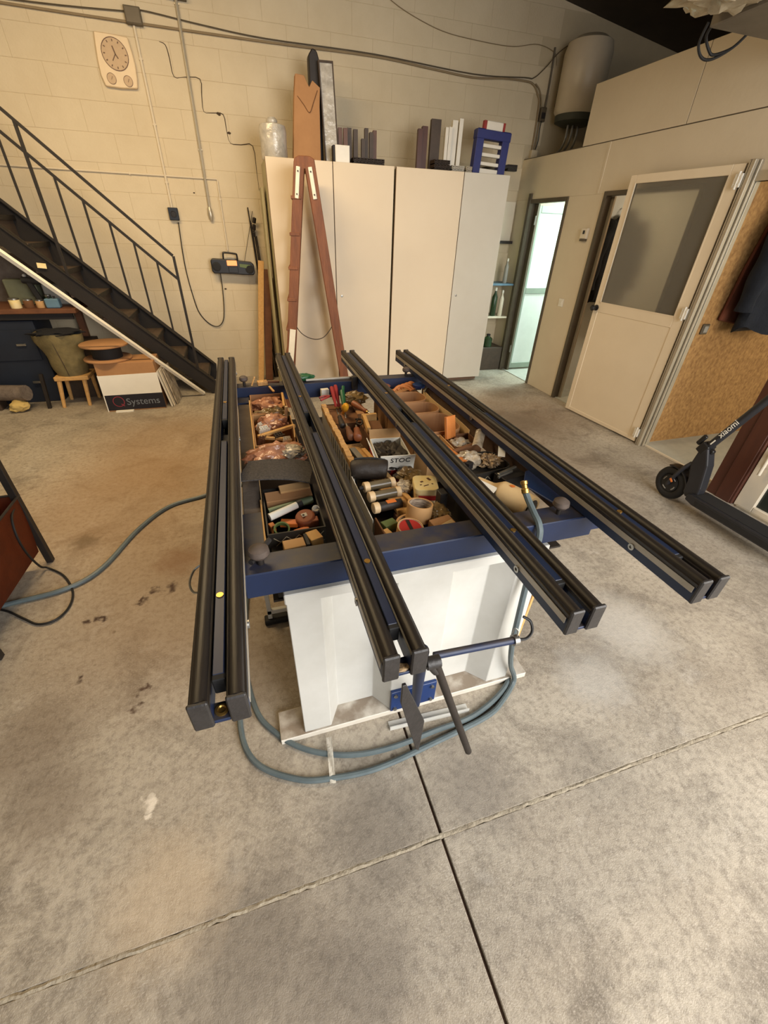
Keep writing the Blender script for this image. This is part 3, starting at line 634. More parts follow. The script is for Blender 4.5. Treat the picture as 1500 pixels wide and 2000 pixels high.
obj('felt_sheet', sheet(B(), (.04, 1.415, .832), .255, .20, lambda a, b: .018*math.sin(2.2*a+.5)+.012*math.cos(3*b)-.03*max(0, a-.75), 16, 10, .004, -.22), 'felt_dark', smooth=True, label='dark grey speckled felt sheet draped across the first channel', cat='sheet')
carton('carton', 'black patterned carton of small tools at the front of the first channel', -.026, .160, 1.085, 1.37, .795, 'pattern_black', t=.005)
cc = [o for o in C.objects if o.get('label', '').startswith('black patterned carton of small')][0]
for k in range(4):
    for s in (-1, 1):
        x = .0+.04*k; obj('pattern_line', rbox(B(), (x+.012, 1.0845, .76), (.055, .001, .0022), ry=.75*s), 'pattern_line', cc)
block('folded_cardboard', 'orange-brown folded cardboard bundle in the black carton', (.065, 1.315, .775), (.165, .05, .05), 'cardboard', .06, .25, cat='cardboard')
block('folded_cardboard', 'torn cardboard flap on top of the folded bundle', (.09, 1.33, .812), (.11, .035, .01), 'cardboard_light', .12, .3, cat='cardboard')
cyl(bm := B(), (-.012, 1.245, .775), (.145, 1.275, .785), .014); obj('green_sleeve', bm, 'green_sleeve', smooth=True, label='pale green plastic sleeve behind the white tube', cat='sleeve')
t = thing('silicone_tube', 'slim white tube with black end in the black carton', 'tube', (.04, 1.21, .775))
cyl(bm := B(), (-.012, 1.19, .79), (.085, 1.228, .80), .0135, .012); obj('tube_body', bm, 'paper_white', t, smooth=True)
cyl(bm := B(), (.085, 1.228, .80), (.102, 1.235, .802), .0135); obj('cap', bm, 'ink_black', t, smooth=True)
t = thing('tape_measure', 'brown rounded tape measure with pale label in the black carton', 'tape measure', (.108, 1.165, .755))
bm = B(); lathe(bm, [(.028, 0), (.034, .003), (.034, .027), (.028, .032)], (.106, 1.17, .765), (-.1, -.25, 1), n=18); box(bm, .09, .145, 1.135, 1.165, .762, .788); obj('case', bm, 'tape_brown', t, bev=.002)
obj('label_plate', rbox(B(), (.102, 1.165, .798), (.022, .014, .002), .4, .24, .1), 'cream_pvc', t); obj('window', rbox(B(), (.098, 1.162, .7995), (.007, .005, .002), .4, .24, .1), 'ink_black', t)
t = thing('plastic_plug', 'small white threaded plug at the right of the tape measure', 'plug', (.145, 1.20, .77))
bm = B(); lathe(bm, [(.012, 0), (.012, .03), (.0105, .03), (.0105, .02), (.002, .02)], (.145, 1.215, .77), (.02, -.5, .8), n=16); obj('cap_body', bm, 'paper_white', t, smooth=True); lathe(bm := B(), [(.0135, 0), (.0135, .005)], (.1455, 1.204, .787), (.02, -.5, .8), n=16); obj('rim', bm, 'white_plastic', t)
annulus(bm := B(), (.02, 1.125, .775), (.1, -.4, .9), .026, .021, .016, 24); obj('green_ring', bm, 'green_olive', smooth=True, label='olive green ring standing near the front of the black carton', cat='ring')
block('orange_block', 'flat orange block in front of the white tube', (.05, 1.175, .765), (.06, .03, .016), 'orange_plastic', -.3, cat='block')
block('orange_block', 'small upright tan block at the left of the green ring', (-.008, 1.155, .77), (.018, .025, .03), 'wood_orange', .35, cat='block')
block('orange_block', 'flat orange block squeezed against the front of the black carton', (.085, 1.115, .765), (.05, .025, .02), 'orange_plastic', .25, cat='block')
block('wood_block', 'brown wooden block before the black carton', (.05, 1.025, .775), (.065, .045, .04), 'cardboard_light', .08, cat='block')
block('wood_block', 'pale wooden block beside the brown one before the black carton', (.115, 1.045, .785), (.04, .05, .03), 'wood_light', .3, cat='block')
block('wood_block', 'thin black spacer between the two wooden blocks', (.09, 1.03, .78), (.012, .06, .04), 'ink_black', .08, cat='block')
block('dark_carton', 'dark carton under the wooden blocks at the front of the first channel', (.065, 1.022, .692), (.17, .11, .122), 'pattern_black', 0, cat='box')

# --- second channel
t = thing('slotted_tray', 'white slotted tray side standing below the chipboard strip', 'tray', (.343, 1.82, SH))
bm = B(); box(bm, .340, .344, 1.44, 2.19, .748, .772); box(bm, .340, .344, 1.44, 2.19, SH, .655); box(bm, .340, .344, 1.93, 2.19, .655, .748); obj('side_wall', bm, 'white_paint', t)
bm = B(); box(bm, -.002, .002, -.014, .014, 0, .093); sl = finish('slat', bm, 'white_paint')
for k in range(10): piece('slat', sl, t, (.342, 1.455+.049*k, .655))
obj('inner_liner', box(B(), .350, .353, 1.44, 2.19, SH, .76), 'ink_black', t)
bm = B(); pr = random.Random(5); n = 24
for i in range(n):
    y0 = 1.46+.73*i/n; h = .80+pr.uniform(-.004, .003); box(bm, .338-pr.uniform(0, .003), .360+pr.uniform(0, .004), y0, y0+.73/n, .773, h)
obj('chipboard_strip', bm, 'chipboard', label='rough chipboard strip lying on the slotted tray', cat='board')
obj('printed_card', box(B(), .326, .329, 1.11, 1.425, SH, .772), 'paper_white', label='bright white card standing left of the cartridges', cat='card')
block('chipboard_plank', 'long pale chipboard plank lying under the cartridges', (.452, 1.45, .738), (.075, .66, .016), 'chipboard', .10, cat='board')
block('chipboard_plank', 'narrow pale wood plank lying right of the cartridges', (.488, 1.38, .752), (.02, .64, .012), 'wood_light', .13, cat='board')
block('wood_support', 'dark block under the far end of the long plank', (.43, 1.72, .68), (.06, .06, .10), 'wood_brown', .1, cat='block')
block('wood_support', 'dark block under the near end of the long plank', (.47, 1.17, .68), (.07, .06, .10), 'wood_brown', .1, cat='block')
block('steel_bar', 'flat grey steel bar on the pale plank', (.405, 1.63, .755), (.028, .15, .016), 'galvanised', .12, cat='bar')
def screwdriver(label, p0, p1, m, rad=.014, shaft=.0, name='screwdriver', tip='steel', ball=False):
    p0 = Vector(p0); p1 = Vector(p1); d = (p1-p0); Ld = d.length; d.normalize()
    t = thing(name, label, 'tool', (p0.x, p0.y, min(p0.z, p1.z)))
    pr_ = [(rad*.5, 0), (rad*.9, Ld*.03), (rad, Ld*.2), (rad*.85, Ld*.55), (rad*.62, Ld*.78), (rad*.75, Ld*.92), (rad*.45, Ld)]
    if ball: pr_ = [(rad*.3, 0), (rad*.85, Ld*.1), (rad, Ld*.3), (rad*.9, Ld*.5), (rad*.45, Ld*.72), (rad*.45, Ld)]
    lathe(bm := B(), pr_, p0, d, n=12); obj('handle', bm, m, t, smooth=True)
    if shaft: cyl(bm := B(), p1-d*.004, p1+d*shaft, rad*.25, n=8); obj('shaft', bm, tip, t, smooth=True)
    lathe(bm := B(), [(rad*.5, 0), (rad*.5, Ld*.07)], p1-d*.003, d, n=12); obj('ferrule', bm, 'brass', t, smooth=True)
    return t
screwdriver('red handled screwdriver nearest the white block by the rear beam', (.418, 2.30, .86), (.425, 2.21, .77), 'maroon', .012, .08)
screwdriver('second red handled screwdriver leaning right of the first', (.445, 2.325, .86), (.447, 2.235, .76), 'maroon', .012, .08)
screwdriver('dark green handled screwdriver pointing down beside the red ones', (.472, 2.27, .845), (.463, 2.16, .765), 'green_plastic', .015, .08)
screwdriver('screwdriver with round yellow handle end facing the camera', (.455, 2.09, .825), (.458, 2.18, .745), 'yellow_plastic', .02, .06, ball=True)
screwdriver('brown wooden handle lying right of the yellow one', (.50, 2.13, .82), (.555, 2.03, .80), 'wood_handle', .017, .03)
screwdriver('light brown wooden handle lying on the pale plank', (.432, 1.74, .79), (.458, 1.87, .78), 'wood_handle', .021, .05)
screwdriver('dark brown handle close beside the light brown one', (.405, 1.765, .785), (.415, 1.88, .785), 'wood_brown', .018, .05)
screwdriver('black handled file lying along the chipboard strip', (.40, 1.93, .775), (.415, 2.08, .77), 'leather_black', .016, .05, name='hand_file')
screwdriver('teal handled screwdriver tip sticking up by the rear beam', (.492, 2.33, .85), (.48, 2.28, .80), 'green_plastic', .010, .05)
block('white_block', 'small white plastic block in the rear left corner of the second channel', (.392, 2.375, .80), (.045, .03, .05), 'white_plastic', .1, cat='block')
t = thing('pliers', 'pair of crimson handled pliers behind the chipboard strip', 'tool', (.37, 2.28, .80))
for s in (-1, 1):
    tube(bm := B(), [(.345, 2.265+.02*s, .805), (.37, 2.275+.018*s, .81), (.395, 2.28+.006*s, .812), (.405, 2.285-.004*s, .812)], .006, n=7, k=4); obj('handle', bm, 'maroon', t, smooth=True)
rbox(bm := B(), (.42, 2.288, .812), (.035, .016, .01), .2); obj('jaw', bm, 'steel_dark', t, bev=.002)
block('small_carton', 'dark closed carton under the screwdrivers', (.455, 2.2, .685), (.15, .3, .11), 'cardboard_dark', 0, cat='box')
bag('plastic_bag', 'olive crumpled bag in the rear right corner of the second channel', (.545, 2.25, .80), (.065, .05, .035), 'bag_olive', 15)
block('small_carton', 'brown closed carton under the olive bag by the rear beam', (.56, 2.24, .69), (.06, .2, .12), 'cardboard', 0, cat='box')
block('wooden_frame_bar', 'pale wooden bar standing across the middle of the second channel', (.517, 1.90, .79), (.018, .17, .03), 'wood_light', -.12, cat='bar')
block('wooden_frame_bar', 'pale wooden bar forming the far side of the wooden corner', (.555, 1.99, .785), (.08, .018, .04), 'wood_light', .05, cat='bar')
block('brown_board', 'dark brown board lying right of the wooden corner', (.562, 1.87, .77), (.06, .19, .012), 'cardboard_dark', -.1, cat='board')
block('small_carton', 'brown carton below the dark brown board', (.55, 1.89, .695), (.09, .2, .13), 'cardboard_dark', 0, cat='box')
tube(bm := B(), [(.49, 2.02, .77), (.51, 1.97, .785), (.495, 1.92, .78), (.48, 1.96, .775), (.50, 2.0, .78)], .004, n=6); obj('wire_coil', bm, 'rubber_cable', smooth=True, label='small tangle of dark wire left of the wooden corner', cat='wire')
t = thing('parts_carton', 'white and red carton with open flaps full of dark scrap', 'box', (.55, 1.60, SH), -.10)
bm = B(); a, b = .075, .125
for q in ((-a, -a+.003, -b, b), (a-.003, a, -b, b), (-a, a, -b, -b+.003), (-a, a, b-.003, b)): box(bm, *q, .0, .155)
box(bm, -a, a, -b, b, 0, .003); obj('carton_body', bm, 'paper_white', t, local=True)
bm = B(); rbox(bm, (-a-.014, -.03, .165), (.003, .17, .06), ry=-.45); obj('flap', bm, 'paper_white', t, local=True)
bm = B(); rbox(bm, (.0, -b-.007, .168), (.15, .003, .055), rx=.30); obj('flap', bm, 'paper_white', t, local=True)
bm = B(); rbox(bm, (0, b+.015, .168), (.15, .003, .05), rx=-.5); obj('flap', bm, 'cardboard_light', t, local=True)
bm = B(); box(bm, -a-.002, -a, -b-.002, b, .10, .125); box(bm, -a-.002, a, -b-.002, -b, .06, .118); obj('red_band', bm, 'red_print', t, local=True)
bm = B(); blob(bm, (0, .0, .125), (.068, .115, .03), .6, 3, 21, 4); obj('dark_scrap', bm, 'leather_black', t, local=True)
text('lettering', 'STOC', .034, WM[t] @ basis((.012, -b-.0091, .1673), (1, 0, 0), (0, -.296, .955)), 'ink_black', t)
t = thing('leather_pouch', 'black ribbed pouch lying across the plank', 'pouch', (.41, 1.43, .72))
pts = [(.338, 1.455, .785), (.36, 1.447, .79), (.41, 1.435, .79), (.455, 1.425, .79), (.474, 1.42, .788)]
tube(bm := B(), pts, lambda q: .042*(1-.18*abs(2*q-1)**4)*1.0, n=20, k=8); obj('body', bm, 'leather_black', t, smooth=True)
tube(bm := B(), [(.345, 1.46, .832), (.41, 1.445, .836), (.468, 1.43, .828)], .0035, n=6, k=5); obj('seam', bm, 'rubber', t, smooth=True)
for lab, yy, dx, nz in (('far grey cartridge with black nozzle below the pouch', 1.315, 0, True), ('middle grey cartridge with two cream caps', 1.243, .0, False), ('near dark cartridge with cream left cap', 1.168, -.004, False)):
    t = thing('cartridge', lab, 'cartridge', (.41, yy, .74), .1, group='cartridges on the plank')
    cyl(bm := B(), (-.05+dx, 0, .045), (.045+dx, 0, .045), .0175, n=16); obj('barrel', bm, 'leather_black' if 'dark' in lab else 'cartridge', t, local=True, smooth=True)
    lathe(bm := B(), [(.015, 0), (.0205, .003), (.0205, .022), (.018, .025)], (-.066+dx, 0, .045), (1, 0, 0), n=16); obj('end_cap', bm, 'bone_cap', t, local=True, smooth=True)
    if not 'dark' in lab: lathe(bm := B(), [(.018, 0), (.0205, .003), (.0205, .018), (.012, .022)], (.045+dx, 0, .045), (1, 0, 0), n=16); obj('end_cap', bm, 'bone_cap', t, local=True, smooth=True)
    else: rbox(bm := B(), (.0, -.002, .0625), (.035, .02, .001)); obj('sticker', bm, 'orange_plastic', t, local=True)
    if nz: cyl(bm := B(), (-.082, 0, .045), (-.066, 0, .045), .006, .009, n=10); obj('nozzle', bm, 'rubber', t, local=True, smooth=True)
    cyl(bm := B(), (-.045, .019, .030), (.04, .019, .030), .007, n=8); obj('plunger_rod', bm, 'steel_dark', t, local=True, smooth=True)
t = thing('plastic_tub', 'cream tub with rounded yellow printed lid beside the third rail', 'tub', (.575, 1.25, SH), -.25)
def rrect(a, b, r, n=6):
    return [(sx*(a-r)+r*math.cos(math.pi/2*(q+i/n)), sy*(b-r)+r*math.sin(math.pi/2*(q+i/n))) for q, sx, sy in ((0, 1, 1), (1, -1, 1), (2, -1, -1), (3, 1, -1)) for i in range(n+1)]
obj('tub_body', prism(B(), rrect(.042, .052, .018), 'z', 0, .165), 'paper_cream', t, local=True)
lid = obj('lid', prism(B(), rrect(.046, .056, .022), 'z', .155, .178), 'paper_yellow', t, local=True, bev=.002)
for q in ((.016, .026, .010, .020), (-.014, .005, .012, .008), (.0, -.022, .022, .004), (-.02, -.018, .008, .005), (.025, -.01, .006, .006)):
    obj('print', rbox(B(), (q[0], q[1], .1785), (q[2], q[3], .0008), .5), 'profile_brown', lid, local=True)
obj('red_stripe', box(B(), -.03, .04, -.0532, -.052, .13, .15), 'red_print', t, local=True)
def tape_roll(label, c, d, ro, ri, h, m, mi='tape_inner', disc=None):
    t = thing('tape_roll', label, 'tape', c); d = Vector(d).normalized()
    annulus(bm := B(), c, d, ro, ri, h, 32); obj('roll', bm, m, t, smooth=True)
    annulus(bm := B(), Vector(c)+d*.002, d, ri+.0005, ri-.003, h-.004, 32); obj('core', bm, mi, t, smooth=True)
    if disc: lathe(bm := B(), [(ri-.003, 0), (ri-.003, .002)], Vector(c)+d*(h-.004), d, n=28); obj('label_disc', bm, disc, t)
    return t
tape_roll('large tan tape roll standing on the other rolls', (.487, 1.092, .762), (.12, .10, 1), .045, .040, .062, 'tape_tan')
tape_roll('tan tape roll half hidden under the large one', (.452, 1.085, .725), (-.15, -.05, 1), .042, .034, .04, 'tape_tan')
t = tape_roll('tape roll with red printed disc at the front beam', (.424, 1.012, .76), (.05, -.12, 1), .044, .041, .04, 'tape_tan', disc='red_print')
obj('grey_stripe', rbox(B(), (.426, 1.007, .7987), (.012, .07, .001), 0, .12, .05), 'steel_dark', t)
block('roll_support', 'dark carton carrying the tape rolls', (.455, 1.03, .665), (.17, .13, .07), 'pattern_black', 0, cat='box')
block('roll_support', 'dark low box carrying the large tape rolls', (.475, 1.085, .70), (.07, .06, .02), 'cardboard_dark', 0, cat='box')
block('wood_offcut', 'pale wood offcut at the left of the red tape roll', (.362, 1.0, .765), (.022, .09, .03), 'wood_light', .3)
block('wood_offcut', 'olive block at the left of the tape rolls', (.375, 1.075, .765), (.05, .035, .03), 'green_olive', .3)
block('wood_offcut', 'long dark upright carton wall left of the tape rolls', (.336, 1.035, .71), (.006, .13, .16), 'cardboard_dark', .05)
bag('plastic_bag', 'brown crumpled bag right of the large tape roll', (.560, 1.09, .775), (.04, .05, .03), 'bag_olive', 31)
bag('plastic_bag', 'clear crumpled bag below the white and red carton', (.565, 1.40, .755), (.05, .06, .03), 'bag_olive', 33)
bag('plastic_bag', 'small clear bag with bits left of the yellow lid', (.515, 1.31, .765), (.03, .04, .02), 'bag_clear', 35)
block('cardboard_scrap', 'folded cardboard scrap at the right of the red tape roll', (.545, 1.005, .77), (.08, .07, .05), 'cardboard', .2, .1, cat='cardboard')
block('paper_scrap', 'cream paper scrap in front of the folded cardboard', (.555, .985, .80), (.05, .03, .004), 'paper_cream', .4, .2, cat='paper')
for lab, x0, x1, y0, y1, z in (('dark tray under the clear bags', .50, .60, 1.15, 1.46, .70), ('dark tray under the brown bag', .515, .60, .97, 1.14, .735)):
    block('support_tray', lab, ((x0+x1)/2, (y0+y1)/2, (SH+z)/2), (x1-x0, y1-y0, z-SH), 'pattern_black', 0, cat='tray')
t = thing('level_bar', 'green handled pole lying along the rear beam', 'pole', (.4, 2.5, .84))
cyl(bm := B(), (.30, 2.475, .852), (.59, 2.475, .852), .008, n=10); obj('pole', bm, 'alu_strip', t, smooth=True)
blob(bm := B(), (.30, 2.50, .862), (.055, .028, .02), .35, 3, 41, 3); obj('cloth_wrap', bm, 'green_plastic', t, smooth=True)

# --- third channel
def round_carton(label, x0, x1, y0, y1, z1):
    r = min(.07, (y1-y0)*.45)
    def outline(o):
        a = [(x0+o, y1-o), (x0+o, y0+o)]
        for k in range(7): q = -math.pi/2+math.pi/2*k/6; a.append((x1-r+(r-o)*math.cos(q), y0+r+(r-o)*math.sin(q)))
        for k in range(7): q = math.pi/2*k/6; a.append((x1-r+(r-o)*math.cos(q), y1-r+(r-o)*math.sin(q)))
        return a
    A, Bq = outline(0), outline(.005); bm = B(); n = len(A)
    rs = [[bm.verts.new((*p, z)) for p in P] for P, z in ((A, SH), (A, z1), (Bq, z1), (Bq, SH+.005))]
    skin(bm, rs, cap=True); return obj('round_carton', bm, 'cardboard', label=label, cat='box')
round_carton('farthest brown round-cornered carton in the third channel', .70, .955, 2.13, 2.30, .80)
round_carton('middle brown round-cornered carton in the third channel', .70, .962, 1.955, 2.12, .80)
round_carton('nearest brown round-cornered carton in the third channel', .70, .965, 1.70, 1.945, .80)
obj('paper_liner', sheet(B(), (.985, 1.98, .715), .165, .62, lambda a, b: .006*math.sin(9*b), 3, 20, .002).copy() if False else prism(B(), [(.978+.006*math.sin(7*k/12), 1.68+.62*k/12) for k in range(13)]+[(.981+.006*math.sin(7*k/12), 1.68+.62*k/12) for k in range(12, -1, -1)], 'z', SH, .803), 'paper_cream', label='thin pale paper liner curving behind the round cartons', cat='paper')
for k in range(4):
    tube(bm := B(), [(.80+.03*k, 2.33+.018*k, .80), (.84+.03*k, 2.345+.018*k, .822), (.89+.025*k, 2.35+.018*k, .81), (.92+.02*k, 2.345+.018*k, .79)], .008, n=6, k=5)
    obj('bent_strip', bm, 'wood_orange', smooth=True, label=['bent orange strip nearest the round cartons', 'second bent orange strip from the round cartons', 'third bent orange strip from the round cartons', 'bent orange strip nearest the rear beam'][k], cat='strip', group='bent orange strips at the rear beam')
block('strip_carton', 'brown carton under the bent orange strips', (.84, 2.37, .705), (.26, .13, .15), 'cardboard', 0, cat='box')
bag('red_cloth', 'crumpled red cloth left of the bent orange strips', (.745, 2.37, .81), (.04, .06, .025), 'red_cloth', 44, cat='cloth')
obj('blue_cup', lathe(B(), [(.022, 0), (.036, .004), (.04, .02), (.036, .022)], (.975, 2.36, .80), n=16), 'blue_plate', smooth=True, label='flat blue plastic cup at the right of the orange strips', cat='cup')
t = thing('steel_clip', 'small chrome clip beside the blue cup', 'clip', (.99, 2.27, .80))
rbox(bm := B(), (.985, 2.275, .815), (.05, .008, .004), .8, 0, -.4); obj('arm', bm, 'steel', t); cyl(bm := B(), (.998, 2.292, .825), (1.006, 2.298, .822), .006, n=8); obj('pivot', bm, 'steel', t)
block('wood_piece', 'orange wooden piece standing upright in the third channel', (.865, 1.665, .835), (.075, .014, .105), 'wood_orange', .55, -.25, .12, cat='offcut')
block('wood_piece', 'thin orange lath lying toward the patterned tray', (.795, 1.50, .80), (.022, .24, .008), 'wood_orange', .12, 0, 0, cat='offcut')
carton('carton', 'small brown carton behind the orange wooden piece', .84, .975, 1.54, 1.68, .79, 'cardboard_dark')
carton('carton', 'grey lined carton left of the orange wooden piece', .70, .83, 1.52, 1.69, .79, 'cardboard_light')
bag('plastic_bag', 'clear bag lying in the small brown carton', (.895, 1.60, .77), (.05, .05, .03), 'bag_clear', 51)
obj('paper_strip', sheet(B(), (.945, 1.525, .815), .045, .11, lambda a, b: .03*b*b+.01*math.sin(4*a), 5, 8, .002, -.6), 'bag_clear', smooth=True, label='crinkled pale paper strip sticking up beside the side beam', cat='paper')
block('brown_board', 'brown flat stick lying behind the patterned tray', (.88, 1.515, .80), (.16, .018, .012), 'cardboard_dark', .35, cat='stick')
t = thing('patterned_tray', 'black tray with pale line pattern heaped with scraps', 'tray', (.89, 1.39, SH), .15)
bm = B(); O = rrect(.115, .085, .05); I = rrect(.110, .080, .046)
rs = [[bm.verts.new((*p, z)) for p in P] for P, z in ((O, 0), (O, .155), (I, .155), (I, .01))]; skin(bm, rs); tr = obj('tray_wall', bm, 'pattern_black', t, local=True)
for k, (x, s) in enumerate(((-.07, 1), (-.05, -1), (.0, 1), (.02, -1), (.06, 1), (.075, -1))):
    obj('pattern_line', rbox(B(), (x, -.0865 if abs(x) < .06 else -.080, .11), (.07, .0015, .0025), ry=.8*s), 'pattern_line', tr, local=True)
bag('scrap_bag', 'speckled beige bag in the patterned tray', (.85, 1.42, .79), (.055, .05, .03), 'bag_clear', 55)
bag('scrap_heap', 'heap of tan plastic bits in the patterned tray', (.925, 1.385, .79), (.05, .04, .025), 'bits', 57, .5, 4)
block('black_box', 'tiny black box at the left of the patterned tray', (.81, 1.35, .80), (.03, .025, .03), 'ink_black', .5, cat='box')
obj('paper_strip', sheet(B(), (.985, 1.395, .82), .03, .09, lambda a, b: .035*b, 3, 6, .002, -.5), 'paper_white', label='white paper strip sticking out of the patterned tray', cat='paper')
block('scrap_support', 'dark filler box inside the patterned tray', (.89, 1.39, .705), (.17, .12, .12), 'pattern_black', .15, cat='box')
t = thing('wrapped_roll', 'tan wrapped roll with printed label near the front beam', 'roll', (.85, 1.11, .75))
tube(bm := B(), [(.785, 1.225, .79), (.80, 1.20, .79), (.825, 1.155, .79), (.85, 1.11, .79), (.885, 1.045, .785), (.895, 1.02, .783)], lambda q: .026+.022*min(1, max(0, (q-.35)/.15)), n=18, k=6); body = obj('wrapper', bm, 'paper_cream', t, smooth=True)
lathe(bm := B(), [(.036, 0), (.036, .003)], (.8955, 1.019, .783), (.45, -1, 0), n=18); obj('dark_mouth', bm, 'leather_black', t)  # black disc painted in for the shaded hole at the roll's end
rbox(bm := B(), (.775, 1.16, .815), (.035, .10, .001), .45, 0, -.5); obj('price_label', bm, 'paper_white', t)
lathe(bm := B(), [(.010, 0), (.010, .001)], (.856, 1.10, .8375), (.1, .05, 1), n=14); obj('red_logo', bm, 'orange_plastic', t)
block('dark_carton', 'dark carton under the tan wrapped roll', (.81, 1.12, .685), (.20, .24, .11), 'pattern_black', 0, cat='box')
t = thing('utility_knife', 'shiny steel knife lying beside the tan roll', 'knife', (.95, 1.26, .78))
obj('blade', rbox(B(), (.945, 1.272, .80), (.10, .014, .008), .27, 0, -.1), 'steel', t, bev=.002); obj('back', rbox(B(), (.93, 1.258, .792), (.08, .008, .008), .27, 0, -.1), 'galvanised', t)
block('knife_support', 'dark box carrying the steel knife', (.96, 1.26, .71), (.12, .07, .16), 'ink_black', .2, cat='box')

# ================================================================== CUPBOARDS
def cupboard(label, x0, x1, split, ms, lock):
    t = thing('cupboard', label, 'cupboard', ((x0+x1)/2, 5.1, 0))
    bm = B(); box(bm, x0, x0+.018, 4.885, 5.40, .06, 2.09); box(bm, x1-.018, x1, 4.885, 5.40, .06, 2.09); box(bm, x0+.018, x1-.018, 4.885, 5.40, 2.072, 2.09); box(bm, x0+.018, x1-.018, 4.885, 5.40, .06, .078); box(bm, x0+.018, x1-.018, 5.385, 5.40, .078, 2.072)
    obj('carcass', bm, 'cabinet_side', t, bev=.001)
    obj('plinth', box(B(), x0+.02, x1-.02, 4.93, 5.38, 0, .06), 'cabinet_edge', t)
    for k, (a, b_, m) in enumerate(((x0, split, ms[0]), (split, x1, ms[1]))):
        dr = obj('door', box(B(), a+.003, b_-.004, 4.862, 4.880, .05, 2.103), m, t, bev=.002)
        e = obj('edge_band', box(B(), (a if k == 0 else a+.003)-.0005, a+.004, 4.864, 4.884, .05, 2.10), 'cabinet_edge', dr)
        if k == lock:
            lathe(bm := B(), [(.011, 0), (.011, .004), (.006, .005)], (a+.055, 4.862, 1.0), (0, -1, 0), n=14); obj('keyhole', bm, 'steel', dr)
    return t
cupboard('cream two-door cupboard behind the wooden ladder', .378, 1.586, .985, ('cabinet_white', 'cabinet_white'), 1)
cupboard('cream two-door cupboard nearest the washroom doorway', 1.602, 2.85, 2.325, ('cabinet_white', 'cabinet_grey'), 1)
CT = 2.103

# ---- things on top of the cupboards
t = thing('foil_roll', 'silvery plastic-wrapped drum at the left end of the cupboards', 'drum', (.485, 5.05, CT-.013))
lathe(bm := B(), [(.110, 0), (.118, .01), (.116, .12), (.121, .20), (.112, .245), (.06, .26)], (.485, 5.05, 2.09), n=24); bmesh.ops.transform(bm, matrix=Matrix.Identity(4), verts=bm.verts); obj('wrapped_drum', bm, 'foil', t, smooth=True)
lathe(bm := B(), [(.045, 0), (.05, .02), (.03, .04)], (.485, 5.05, 2.348), n=14); obj('cap', bm, 'foil', t, smooth=True)
t = thing('cardboard_packet', 'tall cardboard packet leaning upright on the cupboard', 'packet', (.80, 5.12, 2.09))
bm = B(); prism(bm, [(.655, 2.09), (.915, 2.09), (.925, 2.50), (.935, 2.62), (.87, 2.66), (.84, 2.615), (.80, 2.685), (.725, 2.69), (.70, 2.52)], 'y', 5.08, 5.17); obj('sleeve', bm, 'cardboard', t, bev=.003)
tube(bm := B(), [(.73, 5.078, 2.55), (.78, 5.076, 2.50), (.83, 5.076, 2.45), (.87, 5.076, 2.52), (.91, 5.078, 2.60)], .003, n=5); obj('string', bm, 'cardboard_dark', t)
t = thing('dark_roll', 'dark grey pointed roll sticking up behind the cardboard packet', 'roll', (.90, 5.22, 2.09))
obj('body', prism(B(), [(.86, 2.09), (.965, 2.09), (.965, 2.80), (.94, 2.87), (.90, 2.885), (.865, 2.84)], 'y', 5.19, 5.29), 'steel_dark', t, bev=.008)
t = thing('framed_panel', 'tall narrow film-wrapped panel in a dark frame on the cupboard', 'panel', (1.03, 5.08, 2.09))
M = Matrix.Translation((1.025, 5.06, 2.09)) @ Matrix.Rotation(-.03, 4, 'Y') @ Matrix.Rotation(-.10, 4, 'X')
bm = B(); box(bm, -.066, -.056, 0, .03, 0, .72, M); box(bm, .056, .066, 0, .03, 0, .72, M); box(bm, -.056, .056, 0, .03, .705, .72, M); box(bm, -.056, .056, 0, .03, 0, .012, M); obj('frame', bm, 'profile_dark', t)
obj('film_pane', box(B(), -.056, .056, .008, .02, .012, .705, M), 'foil', t)
t = thing('white_box', 'small white box standing beside the film-wrapped panel', 'box', (1.09, 4.95, 2.09))
obj('carton_body', box(B(), 1.02, 1.155, 4.90, 5.0, 2.09, 2.228), 'white_plastic', t, bev=.003); obj('dark_side', box(B(), 1.003, 1.02, 4.91, 4.99, 2.09, 2.225), 'ink_black', t)
def profile_post(label, x, y, w, h, m, z0=2.09, dd=.05, group=None):
    bm = B(); box(bm, x-w/2, x+w/2, y, y+.004, z0, z0+h); box(bm, x-w/2, x-w/2+.004, y+.004, y+dd, z0, z0+h); box(bm, x+w/2-.004, x+w/2, y+.004, y+dd, z0, z0+h); box(bm, x-w/2, x+w/2, y+dd, y+dd+.004, z0, z0+h*.99); box(bm, x-.002, x+.002, y+.004, y+dd, z0, z0+h-.002); box(bm, x-w/2-.006, x-w/2, y, y+.01, z0, z0+h)
    return obj('sample_profile', bm, m, label=label, cat='profile', group=group)
G1 = 'brown sample profiles on the left cupboard'
for lab, x, y, w, h, m in (('reddish brown sample profile nearest the film-wrapped panel', 1.115, 5.10, .03, .285, 'profile_brown'), ('brown sample profile second from the film-wrapped panel', 1.158, 5.06, .032, .28, 'profile_brown'),
                         ('dark sample profile third from the film-wrapped panel', 1.205, 5.10, .034, .29, 'profile_dark'), ('dark sample profile ending the first bundle on the left cupboard', 1.258, 5.07, .034, .28, 'profile_dark'),
                         ('short dark sample profile starting the second bundle', 1.335, 5.08, .03, .22, 'profile_dark'), ('tall dark sample profile in the second bundle', 1.372, 5.10, .03, .30, 'profile_dark'),
                         ('dark sample profile between the tall and the last one', 1.412, 5.07, .03, .27, 'profile_dark'), ('last dark sample profile of the second bundle', 1.455, 5.10, .03, .29, 'profile_brown')):
    profile_post(lab, x, y, w, h, m, group=G1)
